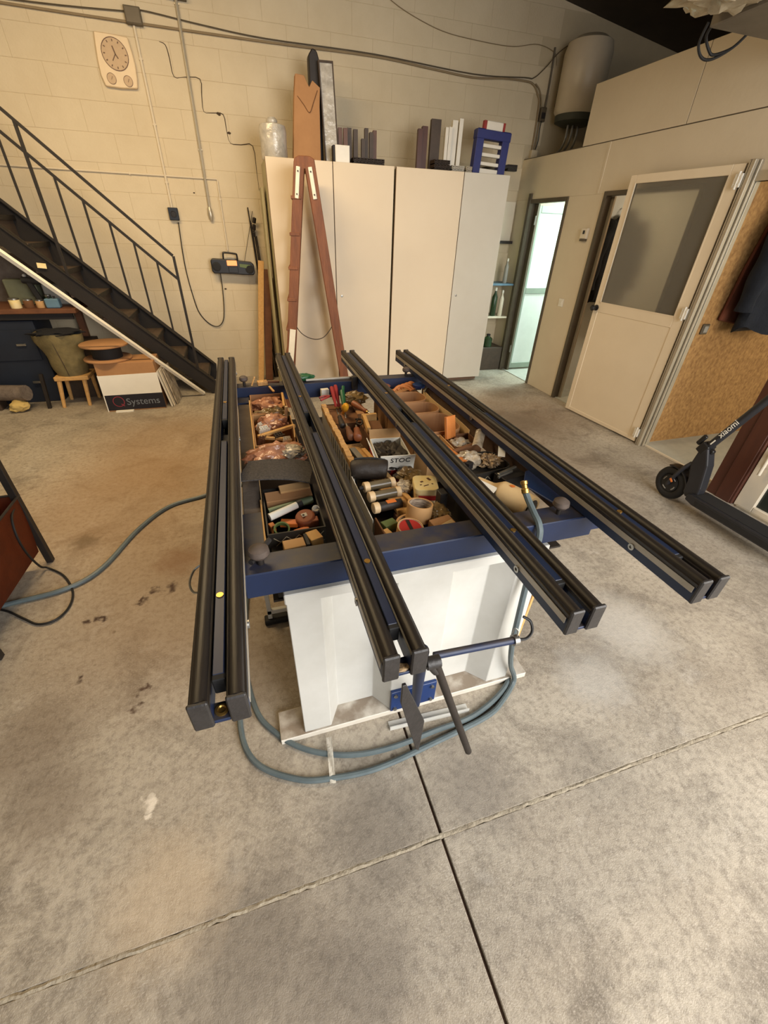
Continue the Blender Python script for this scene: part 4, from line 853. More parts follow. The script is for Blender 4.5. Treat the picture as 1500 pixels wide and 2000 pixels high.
def profile_stack(label, x0, x1, y, nz, m, z0=2.09, s=.034):
    t = thing('profile_slices', label, 'profile', ((x0+x1)/2, y, z0)); n = int((x1-x0)/s)
    for j in range(nz):
        for i in range(n):
            bm = B(); x = x0+i*s; z = z0+j*s; k = s-.004; h_ = .003
            for q in ((x, x+k, z, z+h_), (x, x+k, z+k-h_, z+k), (x, x+h_, z, z+k), (x+k-h_, x+k, z, z+k), (x+k/2, x+k/2+h_, z, z+k), (x, x+k, z+k*.4, z+k*.4+h_)): box(bm, q[0], q[1], y, y+.12, q[2], q[3])
            obj('slice', bm, m, t)
    return t
profile_stack('stack of dark hollow profile slices before the brown bundles', 1.20, 1.51, 4.93, 2, 'profile_dark')
profile_stack('dark profile slices stacked beside the wine brown profiles', 2.02, 2.20, 4.93, 3, 'profile_dark')
profile_stack('white hollow profile slices beside the white profiles', 2.215, 2.36, 4.93, 2, 'white_plastic')
profile_stack('pale profile slices beside the blue frame', 2.37, 2.445, 4.93, 2, 'cream_pvc')
G2 = 'sample profiles on the right cupboard'
for lab, x, y, w, h, m in (('wine brown sample profile at the left of its group', 1.905, 5.06, .04, .33, 'brown_profile'), ('taller wine brown sample profile beside the first', 1.96, 5.08, .05, .355, 'brown_profile'),
                         ('thick dark sample profile, tallest of the brown ones', 2.065, 5.06, .095, .41, 'profile_dark'),
                         ('narrow white sample profile nearest the dark one', 2.185, 5.06, .026, .36, 'white_plastic'), ('second narrow white sample profile', 2.222, 5.06, .026, .365, 'white_plastic'),
                         ('wide white sample profile in the middle of the white ones', 2.275, 5.08, .05, .42, 'white_plastic'), ('tall white sample profile next to the blue frame', 2.335, 5.07, .034, .435, 'white_plastic')):
    profile_post(lab, x, y, w, h, m, group=G2)
t = thing('spool_frame', 'blue frame with white rungs standing on the right cupboard', 'frame', (2.64, 5.0, 2.09))
M = Matrix.Translation((2.64, 5.0, 2.09)) @ Matrix.Rotation(.04, 4, 'Y')
for s in (-1, 1):
    obj('upright', box(B(), s*.145-.04, s*.145+.04, -.04, .04, 0, .36, M), 'clamp_blue', t, bev=.004)
    obj('pin', box(B(), s*.105-.014, s*.105+.014, -.02, .02, .36, .425, M), 'maroon', t, bev=.002)
obj('top_bar', box(B(), -.19, .19, -.045, .045, .285, .355, M), 'clamp_blue', t, bev=.004)
obj('top_roller', box(B(), -.09, .09, -.03, .03, .355, .425, M), 'white_plastic', t, bev=.006)
for z in (.085, .155, .225): bm = box(B(), -.105, .105, -.03, .02, z, z+.028, M); obj('rung', bm, 'white_plastic', t, bev=.003)
obj('bottom_panel', box(B(), -.105, .105, -.03, .02, .0, .06, M), 'white_plastic', t, bev=.003)
obj('base_bar', box(B(), -.20, .24, -.05, .05, -.012, .0, M), 'profile_dark', t)
t = thing('dark_bracket', 'small dark bracket lying right of the blue frame', 'bracket', (2.93, 5.25, 2.24))
bm = B(); box(bm, 2.86, 3.12, 5.22, 5.60, 2.20, 2.225); box(bm, 3.02, 3.14, 5.24, 5.30, 2.18, 2.235); obj('bracket_arm', bm, 'steel_dark', t, bev=.003)

# ================================================================== LADDER
t = thing('step_ladder', 'paint-splashed reddish wooden step ladder before the cupboards', 'ladder', (.64, 4.33, 0), -.15)
D = .36
def stile(a, b, y, wd=.085, th=.03):
    a = Vector((a[0], y, a[1])); b = Vector((b[0], y, b[1])); d = (b-a).normalized(); n = Vector((d.z, 0, -d.x)); bm = B()
    vs4 = []
    for p in (a, b):
        for s, q in ((-1, -1), (1, -1), (1, 1), (-1, 1)): vs4.append(bm.verts.new(p + n*(s*wd/2) + Vector((0, q*th/2, 0))))
    for f in ((0, 1, 2, 3), (7, 6, 5, 4), (0, 4, 5, 1), (1, 5, 6, 2), (2, 6, 7, 3), (3, 7, 4, 0)): bm.faces.new([vs4[i] for i in f])
    return bm
LF, LT, RF, RT = (-.315, 0), (-.037, 2.03), (.33, 0), (.045, 2.03)
for y in (0, D):
    s1 = obj('stile', stile(LF, LT, y), 'ladder_wood', t, bev=.004, local=True); s2 = obj('stile', stile(RF, RT, y), 'ladder_wood', t, bev=.004, local=True)
    if y == 0:
        for sx, ang in ((-1, .137), (1, -.14)):
            bm = B(); box(bm, -.016, .016, -.022, -.016, -.21, .0); bm.transform(Matrix.Translation((sx*.047, 0, 2.0)) @ Matrix.Rotation(ang, 4, 'Y')); hp = obj('hinge_strap', bm, 'paint_white', s1 if sx < 0 else s2, bev=.003, local=True)
            for z in (-.03, -.18):
                bm = B(); cyl(bm, (0, -.026, z), (0, -.018, z), .006, n=8); bm.transform(Matrix.Translation((sx*.047, 0, 2.0)) @ Matrix.Rotation(ang, 4, 'Y')); obj('hinge_rivet', bm, 'steel_dark', s1 if sx < 0 else s2, local=True)
        q = stile((LF[0]+.012, .15), (LF[0]+.278*.37+.012, .78), -.02, .055, .012); obj('white_patch', q, 'paint_white', s1, local=True)
obj('top_cap', prism(B(), [(-.085, 1.985), (.095, 1.985), (.085, 2.05), (.05, 2.068), (-.04, 2.068), (-.075, 2.05)], 'y', -.014, D+.014), 'ladder_wood', t, bev=.004, local=True)
for k in range(7):
    z = .27+.255*k; f = z/2.03; x = LF[0]+(LT[0]-LF[0])*f
    obj('step', box(B(), x-.055, x+.03, -.02, D+.02, z-.012, z+.012), 'ladder_wood', t, bev=.003, local=True)
for z in (.4, 1.1): f = z/2.03; x = RF[0]+(RT[0]-RF[0])*f; obj('rear_brace', box(B(), x-.01, x+.01, .0, D, z-.03, z+.03), 'ladder_wood', t, local=True)
tube(bm := B(), [(-.19, 0, .84), (-.12, 0, .74), (-.02, 0, .69), (.08, 0, .70), (.16, 0, .78), (.20, 0, .86)], .0045, n=6); obj('stay_cord', bm, 'profile_dark', t, smooth=True, local=True)

# ---- planks beside the cupboard
block('leaning_plank', 'pale wooden plank leaning on the wall beside the cupboard', (.185, 5.42, .64), (.062, .03, 1.29), 'wood_light', 0, -.10, .135, cat='plank')
block('leaning_plank', 'dark brown plank leaning between the pale plank and the cupboard', (.26, 5.44, .60), (.085, .03, 1.2), 'wood_brown', 0, -.08, .10, cat='plank')
block('leaning_plank', 'greenish board wedged along the left side of the cupboard', (.335, 5.25, .95), (.02, .26, 1.9), 'cabinet_side', 0, 0, .01, cat='plank')
t = thing('rod_bundle', 'bundle of thin dark rods leaning above the pale plank', 'rods', (.25, 5.53, 0))
for k, (dx, h) in enumerate(((0, 1.75), (.012, 1.62), (.03, 1.58), (.045, 1.5))):
    cyl(bm := B(), (.27+dx, 5.50, 0), (.205+dx*1.2, 5.56, h), .007, n=6); obj('rod', bm, 'steel_dark', t)
for k in range(3): obj('clip', rbox(B(), (.235+.01*k, 5.535, 1.52+.06*k), (.03, .03, .05), .3*k, .4), 'steel_dark', t, bev=.004)

# ================================================================== CORNER SHELVES
def shelf(label, z, x0, x1, m):
    return obj('wall_shelf', box(B(), x0, x1, 5.30, 5.595, z-.022, z), m, bev=.002, label=label, cat='shelf')
shelf('blue-edged shelf in the narrow corner by the washroom', 1.075, 2.98, 3.40, 'blue_plastic')
shelf('cream shelf under the blue-edged shelf in the corner', .69, 2.98, 3.385, 'cream_pvc')
obj('corner_backing', box(B(), 2.95, 3.40, 5.575, 5.598, 1.53, 1.93), 'cream_pvc', label='cream board on the corner wall above the shelves', cat='board', bev=.002)
obj('corner_rail', box(B(), 3.0, 3.40, 5.50, 5.575, 1.50, 1.53), 'steel_dark', label='dark rail under the cream corner board', cat='rail', bev=.002)
obj('corner_box', box(B(), 2.95, 3.39, 5.28, 5.59, 0, .30), 'profile_dark', label='dark box on the floor of the narrow corner', cat='box', bev=.004)
def bottle(label, x, y, z, r, h, m, mc='white_plastic'):
    t = thing('bottle', label, 'bottle', (x, y, z)); lathe(bm := B(), [(r*.9, 0), (r, .005), (r, h*.68), (r*.5, h*.8), (r*.38, h*.85), (r*.38, h*.92)], (x, y, z), n=16); obj('body', bm, m, t, smooth=True)
    lathe(bm := B(), [(r*.45, 0), (r*.45, h*.1), (r*.3, h*.12)], (x, y, z+h*.9), n=12); obj('cap', bm, mc, t, smooth=True)
bottle('slim white bottle on the blue-edged shelf', 3.30, 5.37, 1.075, .026, .27, 'grey_plastic')
bottle('dark green bottle with white cap on the cream shelf', 3.20, 5.37, .69, .035, .33, 'green_glass')
bottle('dark green bottle at the back of the cream shelf', 3.13, 5.45, .69, .035, .36, 'green_glass', 'ink_black')
bottle('cream bottle at the right end of the cream shelf', 3.30, 5.36, .69, .03, .30, 'cream_pvc')
bottle('squat dark jug on the corner box', 3.19, 5.36, .30, .06, .16, 'green_glass', 'ink_black')

# ================================================================== WALL FIXTURES
def conduit(label, pts, r, m='wall_paint', clips=0, name='conduit', cat='conduit'):
    t = thing(name, label, cat, pts[-1]); tube(bm := B(), pts, r, n=8, smooth=False); obj('pipe', bm, m, t, smooth=True)
    for k in range(clips):
        f = (k+.5)/clips; i = min(int(f*(len(pts)-1)), len(pts)-2); g = f*(len(pts)-1)-i; p = Vector(pts[i]).lerp(Vector(pts[i+1]), g)
        obj('clip', rbox(B(), (p.x, 5.592, p.z), (r*2.6, .02, .012) if abs(pts[i][0]-pts[i+1][0]) < .05 else (.012, .02, r*2.6)), m, t)
    return t
conduit('vertical cable conduit from junction box down to the dark socket', [(-.535, 5.588, 2.97), (-.537, 5.588, 1.71)], .011, 'partition', 3)
conduit('vertical pale pipe ending in a nozzle on the block wall', [(-.163, 5.585, 3.45), (-.165, 5.585, 3.12), (-.176, 5.585, 1.72)], .014, 'alu_frame', 3)
obj('pipe_nozzle', lathe(B(), [(.014, 0), (.022, .02), (.026, .07), (.02, .10), (.012, .12)], (-.176, 5.58, 1.74), (0, 0, -1), n=14), 'alu_frame', smooth=True, label='flared pipe end above the radio', cat='nozzle')
conduit('horizontal conduit crossing the wall behind the stair railing', [(-3.2, 5.59, 1.978), (-.062, 5.59, 1.970), (-.058, 5.59, 1.955), (-.062, 5.59, 1.36)], .008, 'partition', 2)
t = thing('cable_tray', 'long sagging cable run along the top of the back wall', 'cables', (1, 5.58, 2.95))
tube(bm := B(), [(-3.2, 5.583, 2.99), (-1.47, 5.583, 2.975), (-.6, 5.583, 2.972), (.553, 5.583, 2.975), (1.571, 5.583, 2.985), (2.15, 5.583, 2.96), (2.642, 5.583, 2.94), (3.0, 5.583, 2.965), (3.252, 5.583, 2.97), (3.37, 5.583, 2.955), (3.45, 5.583, 2.88), (3.49, 5.583, 2.78), (3.50, 5.583, 2.40)], .009, n=7, k=5); obj('cable', bm, 'cable_tan', t, smooth=True)
tube(bm := B(), [(-3.2, 5.585, 3.02), (-1.5, 5.585, 3.0), (-.6, 5.585, 3.03), (-.45, 5.585, 3.05), (.0, 5.585, 3.02), (.553, 5.585, 2.995), (1.571, 5.585, 3.0), (2.642, 5.585, 2.965), (3.252, 5.585, 2.995), (3.36, 5.58, 3.0), (3.47, 5.57, 3.08), (3.60, 5.55, 3.21), (3.70, 5.5, 3.27), (3.80, 5.4, 3.30)], .005, n=6, k=5); obj('cable', bm, 'jamb_dark', t, smooth=True)
tube(bm := B(), [(3.40, 5.583, 2.96), (3.475, 5.583, 2.9), (3.525, 5.583, 2.75), (3.53, 5.583, 2.40)], .006, n=6, k=5); obj('cable', bm, 'cable_tan', t, smooth=True)
conduit('thin wire hanging in an arc above the cable run', spline([(1.6, 5.59, 3.42), (1.85, 5.59, 3.32), (2.25, 5.59, 3.23), (2.65, 5.59, 3.205), (3.06, 5.59, 3.205), (3.35, 5.59, 3.25), (3.574, 5.59, 3.21), (3.62, 5.59, 3.12)], 6), .003, 'cable_tan', 0, name='wire', cat='wire')
t = thing('junction_box', 'square grey junction box above the clock', 'junction box', (-.52, 5.58, 2.95))
obj('case', box(B(), -.585, -.46, 5.55, 5.60, 2.955, 3.06), 'jamb_dark', t, bev=.004); obj('lid', box(B(), -.578, -.467, 5.545, 5.551, 2.962, 3.053), 'jamb_dark', t, bev=.002)
obj('lamp_box', box(B(), -.25, -.08, 5.53, 5.60, 3.14, 3.24), 'jamb_dark', label='dark box on the wall at the top of the pale pipe', cat='box', bev=.004)
t = thing('wall_socket', 'dark square socket at the end of the conduit by the railing', 'socket', (-.53, 5.58, 1.60))
obj('case', box(B(), -.575, -.485, 5.555, 5.60, 1.615, 1.72), 'blue_dark_box', t, bev=.004); obj('outlet', lathe(B(), [(.03, 0), (.03, .006), (.024, .006), (.022, .002)], (-.53, 5.555, 1.667), (0, -1, 0), n=16), 'ink_black', t)
t = thing('wall_socket', 'narrow dark socket below the cable corner near the water heater', 'socket', (3.549, 5.58, 2.66))
obj('case', box(B(), 3.515, 3.585, 5.56, 5.60, 2.665, 2.785), 'jamb_dark', t, bev=.004); obj('outlet', box(B(), 3.53, 3.57, 5.554, 5.562, 2.69, 2.74), 'ink_black', t); tube(bm := B(), [(3.54, 5.56, 2.67), (3.53, 5.55, 2.60), (3.545, 5.56, 2.5), (3.53, 5.57, 2.42)], .005, n=6); obj('lead', bm, 'rubber_cable', t)
obj('outlet_box', box(B(), 3.48, 3.56, 5.55, 5.60, 2.33, 2.42), 'wall_paint', label='pale outlet box low on the wall above the cabin roof', cat='box', bev=.004)

# clock
t = thing('wall_clock', 'cream wall clock with two small lower dials', 'clock', (-.735, 5.6, 2.55))
cp = [(-.853, 2.888), (-.728, 2.886), (-.603, 2.879), (-.592, 2.80), (-.587, 2.72), (-.595, 2.63), (-.610, 2.566), (-.74, 2.558), (-.862, 2.561), (-.880, 2.63), (-.876, 2.72), (-.865, 2.81)]
obj('case', prism(B(), cp, 'y', 5.565, 5.60), 'clock_case', t, bev=.006)
def disc(c, r, y, h, m, par, name='dial', n=32):
    lathe(bm := B(), [(r, 0), (r, h)], (c[0], y, c[1]), (0, -1, 0), n=n); return obj(name, bm, m, par)
dl = disc((-.729, 2.765), .098, 5.5655, .003, 'dial_tan', t); annulus(bm := B(), (-.729, 5.566, 2.765), (0, -1, 0), .102, .097, .006, 32); obj('bezel', bm, 'profile_brown', t)
for k in range(12):
    a = k*math.pi/6; x, z = -.729+.082*math.sin(a), 2.765+.082*math.cos(a); obj('hour_mark', rbox(B(), (x, 5.5618, z), (.008, .001, .014), ry=a), 'clock_hand', dl)
for ang, ln, wd in ((-.25, .05, .010), (2.6, .03, .009), (-2.5, .052, .006)):
    x, z = -.726+ln*.5*math.sin(ang), 2.765+ln*.5*math.cos(ang); obj('hand', rbox(B(), (x, 5.5605, z), (wd, .0015, ln), ry=ang), 'clock_hand', t)
for cx, cz in ((-.800, 2.612), (-.672, 2.607)):
    s = disc((cx, cz), .034, 5.5655, .003, 'dial_tan', t, 'small_dial', 24); annulus(bm := B(), (cx, 5.566, cz), (0, -1, 0), .036, .0335, .006, 24); obj('small_bezel', bm, 'profile_brown', s); obj('needle', rbox(B(), (cx+.004, 5.561, cz+.004), (.003, .001, .025), ry=.5), 'clock_hand', s)

# radio
t = thing('portable_radio', 'black portable radio with orange display hanging on the wall', 'radio', (-.03, 5.54, 1.13))
bd = [(-.255, 1.17), (-.235, 1.15), (-.10, 1.148), (.06, 1.138), (.175, 1.135), (.195, 1.16), (.19, 1.24), (.165, 1.262), (.04, 1.272), (-.12, 1.285), (-.235, 1.29), (-.255, 1.27)]
obj('body', prism(B(), bd, 'y', 5.49, 5.58), 'plastic_black', t, bev=.010, seg=2)
tube(bm := B(), [(-.12, 5.535, 1.28), (-.115, 5.53, 1.33), (-.10, 5.53, 1.345), (.01, 5.53, 1.335), (.025, 5.53, 1.32), (.025, 5.535, 1.27)], .009, n=8, k=4); obj('carry_handle', bm, 'plastic_black', t, smooth=True)
obj('display', box(B(), -.09, .015, 5.478, 5.49, 1.225, 1.275), 'glow_orange', t, bev=.004); obj('tuning_panel', prism(B(), [(.04, 1.245), (.155, 1.235), (.13, 1.20), (.04, 1.215)], 'y', 5.484, 5.49), 'green_olive', t)
for cx in (-.20, .14): lathe(bm := B(), [(.045, 0), (.045, .004), (.03, .007)], (cx, 5.49, 1.195 if cx > 0 else 1.215), (0, -1, 0), n=20); obj('speaker_grille', bm, 'rubber', t)
obj('cassette_door', box(B(), -.08, .02, 5.483, 5.49, 1.16, 1.215), 'plastic_black', t, bev=.003)
tube(bm := B(), [(-.50, 5.57, 1.60), (-.52, 5.58, 1.35), (-.525, 5.585, 1.16), (-.51, 5.585, .95), (-.48, 5.585, .76), (-.40, 5.585, .64), (-.308, 5.585, .60), (-.235, 5.585, .66), (-.20, 5.58, .80), (-.18, 5.57, 1.0), (-.175, 5.55, 1.15)], .005, n=6); obj('power_lead', bm, 'rubber_cable', t, smooth=True)
tube(bm := B(), [(.10, 5.53, 1.27), (.16, 5.56, 1.45), (.25, 5.58, 1.72)], .003, n=5); obj('aerial', bm, 'steel_dark', t, smooth=True)

# water heater on the wall above the cabin roof
t = thing('water_heater', 'upright cylindrical water heater on the back wall above the cabin', 'water heater', (3.83, 5.35, 2.33))
lathe(bm := B(), [(.215, 2.70), (.238, 2.73), (.24, 3.18), (.22, 3.25), (.15, 3.29), (.02, 3.305)], (3.825, 5.35, 0), n=32); obj('tank', bm, 'heater_white', t, smooth=True)
lathe(bm := B(), [(.15, 2.62), (.212, 2.645), (.216, 2.702)], (3.825, 5.35, 0), n=32); obj('lower_cap', bm, 'heater_cap', t, smooth=True)
for x in (3.74, 3.80, 3.87): tube(bm := B(), [(x, 5.33, 2.64), (x, 5.33, 2.5), (x+.01, 5.40, 2.42), (x+.01, 5.55, 2.36)], .012, n=7); obj('pipe', bm, 'steel', t, smooth=True)
obj('wall_bracket', box(B(), 3.7, 3.95, 5.56, 5.60, 2.8, 3.15), 'steel_dark', t)
tube(bm := B(), [(3.565, 5.59, 3.25), (3.575, 5.59, 3.0), (3.57, 5.59, 2.7)], .010, n=6); obj('drain_line', bm, 'jamb_dark', t, smooth=True)

# overhead duct wrapped in film with cable loops
t = thing('overhead_unit', 'grey sheet-metal unit hanging below the roof at the upper right', 'unit', (3.0, 2.2, 2.55))
bm = B(); box(bm, 2.56, 3.35, 1.55, 2.60, 2.53, 2.93); obj('casing', bm, 'duct_metal', t, bev=.006)
obj('film_wrap', sheet(B(), (2.50, 2.30, 2.78), .16, .62, lambda a, b: .05*noise.noise(Vector((a*3, b*6, 1))), 12, 26, .004), 'film_wrap', t, smooth=True)
blob(bm := B(), (2.36, 2.33, 2.60), (.26, .22, .085), .45, 3, 61, 4); obj('film_bundle', bm, 'film_wrap', t, smooth=True)
for x in (2.65, 3.25):
    for y in (1.65, 2.5): cyl(bm := B(), (x, y, 2.92), (x, y, zc(x)-.0), .006, n=6); obj('hanger_rod', bm, 'steel_dark', t)
for k, (dx, dz) in enumerate(((0, 0), (.035, .03))):
    tube(bm := B(), [(2.55+dx, 2.60, 2.55), (2.56+dx, 2.63, 2.48+dz), (2.62+dx, 2.64, 2.435+dz), (2.70, 2.64, 2.44+dz*.5), (2.80, 2.63, 2.49), (2.84, 2.60, 2.54)], .007, n=7); obj('cable_loop', bm, 'rubber_cable', t, smooth=True)

# ================================================================== STAIRS
t = thing('metal_stair', 'black steel stair with slim baluster railing along the back wall', 'stair', (-1.6, 5.25, 0))
XL = -2.75
for y, yy, a, c in ((5.0, 5.03, -.957, -.245), (5.55, 5.58, -.985, -.215)):
    zt = lambda x: a*x+c
    xb = (c-.19)/-a; xt = c/-a
    hh = .19 if y < 5.2 else .27
    bm = B(); prism(bm, [(XL, zt(XL)-hh), ((0.0-(c-hh))/a, 0.0), ((-.425), 0), (-.40, zt(-.40)), (XL, zt(XL))], 'y', y, yy)
    f = prism(bm, [(XL, zt(XL)-.012), (-.42, zt(-.42)-.012), (-.42, zt(-.42)), (XL, zt(XL))], 'y', y-.02 if y < 5.2 else y-.05, yy+.03 if y < 5.2 else yy)
    obj('stringer', bm, 'stair_black', t)
for k in range(12):
    z = .225+.200*k; x = -.50-.207*k
    tr = obj('tread', box(B(), x-.20, x+.035, 5.03, 5.55, z-.045, z-.02), 'tread_wood', t, bev=.003)
    obj('riser', box(B(), x-.205, x-.195, 5.03, 5.55, z-.02, z+.175), 'tread_wood', tr)
    obj('nosing', box(B(), x+.03, x+.04, 5.03, 5.55, z-.055, z-.018), 'stair_black', tr)
def bar2(x0, z0, x1, z1, y, w_, h_):
    a = Vector((x0, y, z0)); b = Vector((x1, y, z1)); d = (b-a).normalized(); n = Vector((-d.z, 0, d.x)); bm = B(); vv = []
    for p in (a, b):
        for s, q in ((-1, -1), (1, -1), (1, 1), (-1, 1)): vv.append(bm.verts.new(p+n*(s*h_/2)+Vector((0, q*w_/2, 0))))
    for f in ((0, 1, 2, 3), (7, 6, 5, 4), (0, 4, 5, 1), (1, 5, 6, 2), (2, 6, 7, 3), (3, 7, 4, 0)): bm.faces.new([vv[i] for i in f])
    return bm
RY = 5.0
hz = lambda x: -.955*x+.80
mz = lambda x: -.958*x+.605
lz = lambda x: -.970*x-.015
nz_ = lambda x: -.957*x-.245
obj('handrail', bar2(XL, hz(XL), -.56, hz(-.56), RY, .03, .022), 'stair_black', t)
obj('middle_rail', bar2(XL, mz(XL), -.56, mz(-.56), RY, .02, .022), 'stair_black', t)
obj('lower_rail', bar2(XL, lz(XL), -.56, lz(-.56), RY, .012, .012), 'stair_black', t)
for x in (-.556, -1.482, -2.41): obj('post', box(B(), x-.011, x+.011, RY-.011, RY+.011, nz_(x)-.02, hz(x)), 'stair_black', t)
for x in (-.712, -.868, -1.022, -1.178, -1.335, -1.630, -1.785, -1.94, -2.095, -2.25): obj('baluster', box(B(), x-.008, x+.008, RY-.008, RY+.008, lz(x), mz(x)), 'stair_black', t)
obj('price_sticker', rbox(B(), (-1.655, 4.9785, 1.243), (.07, .001, .04), 0, 0, .1), 'paper_yellow', t)
obj('white_batten', cyl(B(), (-1.917, 4.074, 1.720), (-.545, 4.955, .022), .021, n=4), 'paint_white', label='long white batten slanting up in front of the stair', cat='batten')

# ================================================================== UNDER THE STAIR
t = thing('work_shelf', 'dark wooden shelf bench cluttered with tools under the stair', 'bench', (-2.2, 5.25, 0))
obj('worktop', box(B(), -3.2, -1.535, 5.03, 5.58, .845, .885), 'wood_brown', t, bev=.004); obj('apron', box(B(), -3.2, -1.58, 5.06, 5.08, .79, .845), 'ink_black', t)
for x in (-3.1, -1.66): obj('leg', box(B(), x-.03, x+.03, 5.48, 5.54, 0, .845), 'wood_brown', t)
obj('back_board', box(B(), -3.2, -1.62, 5.57, 5.598, .885, 1.30), 'grey_dust_top', t)
t = thing('blue_cabinet', 'dark blue low cabinet under the shelf bench', 'cabinet', (-2.2, 5.2, 0))
obj('body', box(B(), -2.75, -1.94, 5.08, 5.5, 0, .78), 'blue_dark_box', t, bev=.005); obj('drawer', box(B(), -2.70, -1.98, 5.068, 5.08, .42, .70), 'blue_dark_box', t, bev=.004)
for z in (.56, .2): obj('handle', box(B(), -2.14, -2.06, 5.05, 5.068, z, z+.02), 'steel', t, bev=.002)
items = (('tin_can', 'yellow tin at the left end of the shelf bench', -2.03, 5.12, .045, .085, 'paper_yellow'), ('jar', 'small brown jar right of the yellow tin', -1.93, 5.14, .04, .075, 'cardboard_dark'), ('tin_can', 'tan tin in the middle of the shelf bench', -1.835, 5.13, .035, .07, 'cardboard_light'), ('jar', 'dark jar right of the tan tin', -1.78, 5.22, .03, .10, 'green_glass'))
for nm, lab, x, y, r, h, m in items:
    tt = thing(nm, lab, 'container', (x, y, .885)); lathe(bm := B(), [(r*.95, 0), (r, .004), (r, h*.8), (r*.9, h*.84)], (x, y, .885), n=16); obj('body', bm, m, tt, smooth=True); lathe(bm := B(), [(r*.95, 0), (r*.95, h*.14), (r*.8, h*.16)], (x, y, .885+h*.84), n=16); obj('lid', bm, 'steel', tt, smooth=True)
tt = thing('blue_charger', 'grey-blue charger box on the shelf bench', 'charger', (-1.72, 5.12, .885)); obj('case', box(B(), -1.78, -1.665, 5.08, 5.16, .885, .965), 'blue_plastic', tt, bev=.008)
for x in (-1.745, -1.70): cyl(bm := B(), (x, 5.12, .96), (x, 5.12, .985), .009); obj('terminal', bm, 'ink_black', tt)
tt = thing('drill', 'dark hand drill leaning on the shelf bench', 'tool', (-1.9, 5.2, .885)); cyl(bm := B(), (-1.93, 5.2, 1.11), (-1.80, 5.2, 1.10), .028); obj('motor', bm, 'rubber', tt, smooth=True); rbox(bm := B(), (-1.86, 5.2, 1.0), (.045, .04, .22), 0, 0, -.25); obj('grip', bm, 'rubber', tt, bev=.008); cyl(bm := B(), (-1.80, 5.2, 1.10), (-1.73, 5.2, 1.095), .012, .006); obj('chuck', bm, 'steel', tt)
for lab, x, z, m in (('white plug hanging above the shelf bench', -1.98, 1.13, 'paper_white'), ('second white plug left of the first', -2.03, 1.115, 'paper_white')):
    obj('wall_plug', lathe(B(), [(.012, 0), (.016, .01), (.012, .03)], (x, 5.57, z), (0, -1, 0), n=12), m, label=lab, cat='plug')
block('green_case', 'pale green case standing on the shelf bench', (-2.0, 5.35, .995), (.26, .12, .22), 'case_olive', 0, cat='case', bev=.01)
block('grey_case', 'grey tool case behind the charger box', (-1.74, 5.38, .975), (.2, .12, .18), 'grey_plastic', 0, cat='case', bev=.01)
block('wooden_crate', 'dark brown crate behind the sack under the stair', (-1.72, 5.30, .28), (.36, .30, .56), 'profile_dark', 0, cat='crate', bev=.004)

t = thing('stool', 'pale wooden stool carrying a sack under the stair', 'stool', (-1.75, 4.98, 0))
obj('seat', box(B(), -1.88, -1.58, 4.86, 5.14, .26, .30), 'wood_light', t, bev=.006)
for a, b_ in (((-1.86, 4.85), (-1.845, 4.89)), ((-1.635, 4.94-.07), (-1.63, 4.90)), ((-1.86, 5.10), (-1.85, 5.09)), ((-1.60, 5.11), (-1.61, 5.09))):
    p0 = V(a[0]-.02, a[1], 0); p1 = V(b_[0], b_[1], .28); cyl(bm := B(), p0, p1, .016, .022, n=8); obj('leg', bm, 'wood_light', t, smooth=True)
t = thing('sack', 'bulging olive woven sack standing on the pale stool', 'sack', (-1.74, 4.98, .30))
bm = B(); rings = []
for k in range(13):
    f = k/12; z = .30+.385*f; rx = .13+.075*f+.012*math.sin(9*f); ry = .11+.05*f
    rings.append([bm.verts.new((-1.735+rx*math.cos(q)*(1+.05*math.sin(5*q+4*f)), 4.98+ry*math.sin(q)*(1+.05*math.cos(4*q)), z+.012*math.sin(3*q)*f)) for q in [2*math.pi*i/24 for i in range(24)]])
skin(bm, rings); obj('bag_body', bm, 'sack', t, smooth=True)
tube(bm := B(), [(-1.76, 4.825, .67), (-1.75, 4.835, .55), (-1.74, 4.85, .42), (-1.735, 4.865, .31)], .004, n=5); obj('seam', bm, 'profile_dark', t)
blob(bm := B(), (-1.735, 4.98, .69), (.2, .15, .03), .5, 3, 71, 3); obj('dark_filling', bm, 'black_cloth', t, smooth=True)
t = thing('cable_spool', 'wooden cable spool with dark core on top of the logo carton', 'spool', (-1.325, 4.80, .471))
for z in (.471, .60): lathe(bm := B(), [(.205, 0), (.21, .004), (.21, .014), (.205, .018)], (-1.325, 4.80, z), n=36); obj('flange', bm, 'cardboard', t, smooth=True)
cyl(bm := B(), (-1.325, 4.80, .489), (-1.325, 4.80, .60), .13, n=28); obj('wound_cable', bm, 'rubber', t, smooth=True)
t = thing('logo_carton', 'cardboard carton with white front and dark logo band', 'box', (-1.16, 4.77, 0))
bx = [(-1.432, 0), (-.905, 0), (-.91, .47), (-1.422, .47)]
obj('carton_body', prism(B(), bx, 'y', 4.625, 4.94), 'cardboard', t, bev=.003)
obj('white_front', prism(B(), [(-1.428, .165), (-.90, .165), (-.902, .365), (-1.424, .355)], 'y', 4.6235, 4.625), 'paper_white', t)
obj('logo_band', prism(B(), [(-1.428, .012), (-.90, .012), (-.90, .165), (-1.428, .165)], 'y', 4.6233, 4.625), 'box_navy', t)
obj('white_edge', prism(B(), [(-1.437, 0), (-1.428, 0), (-1.418, .36), (-1.427, .36)], 'y', 4.623, 4.625), 'paper_white', t)
annulus(bm := B(), (-1.315, 4.6232, .098), (0, -1, 0), .052, .046, .0012, 32); obj('logo_ring', bm, 'logo_red', t)
obj('logo_tail', rbox(B(), (-1.285, 4.6225, .062), (.035, .0012, .007), 0, 0, .7), 'logo_red', t)
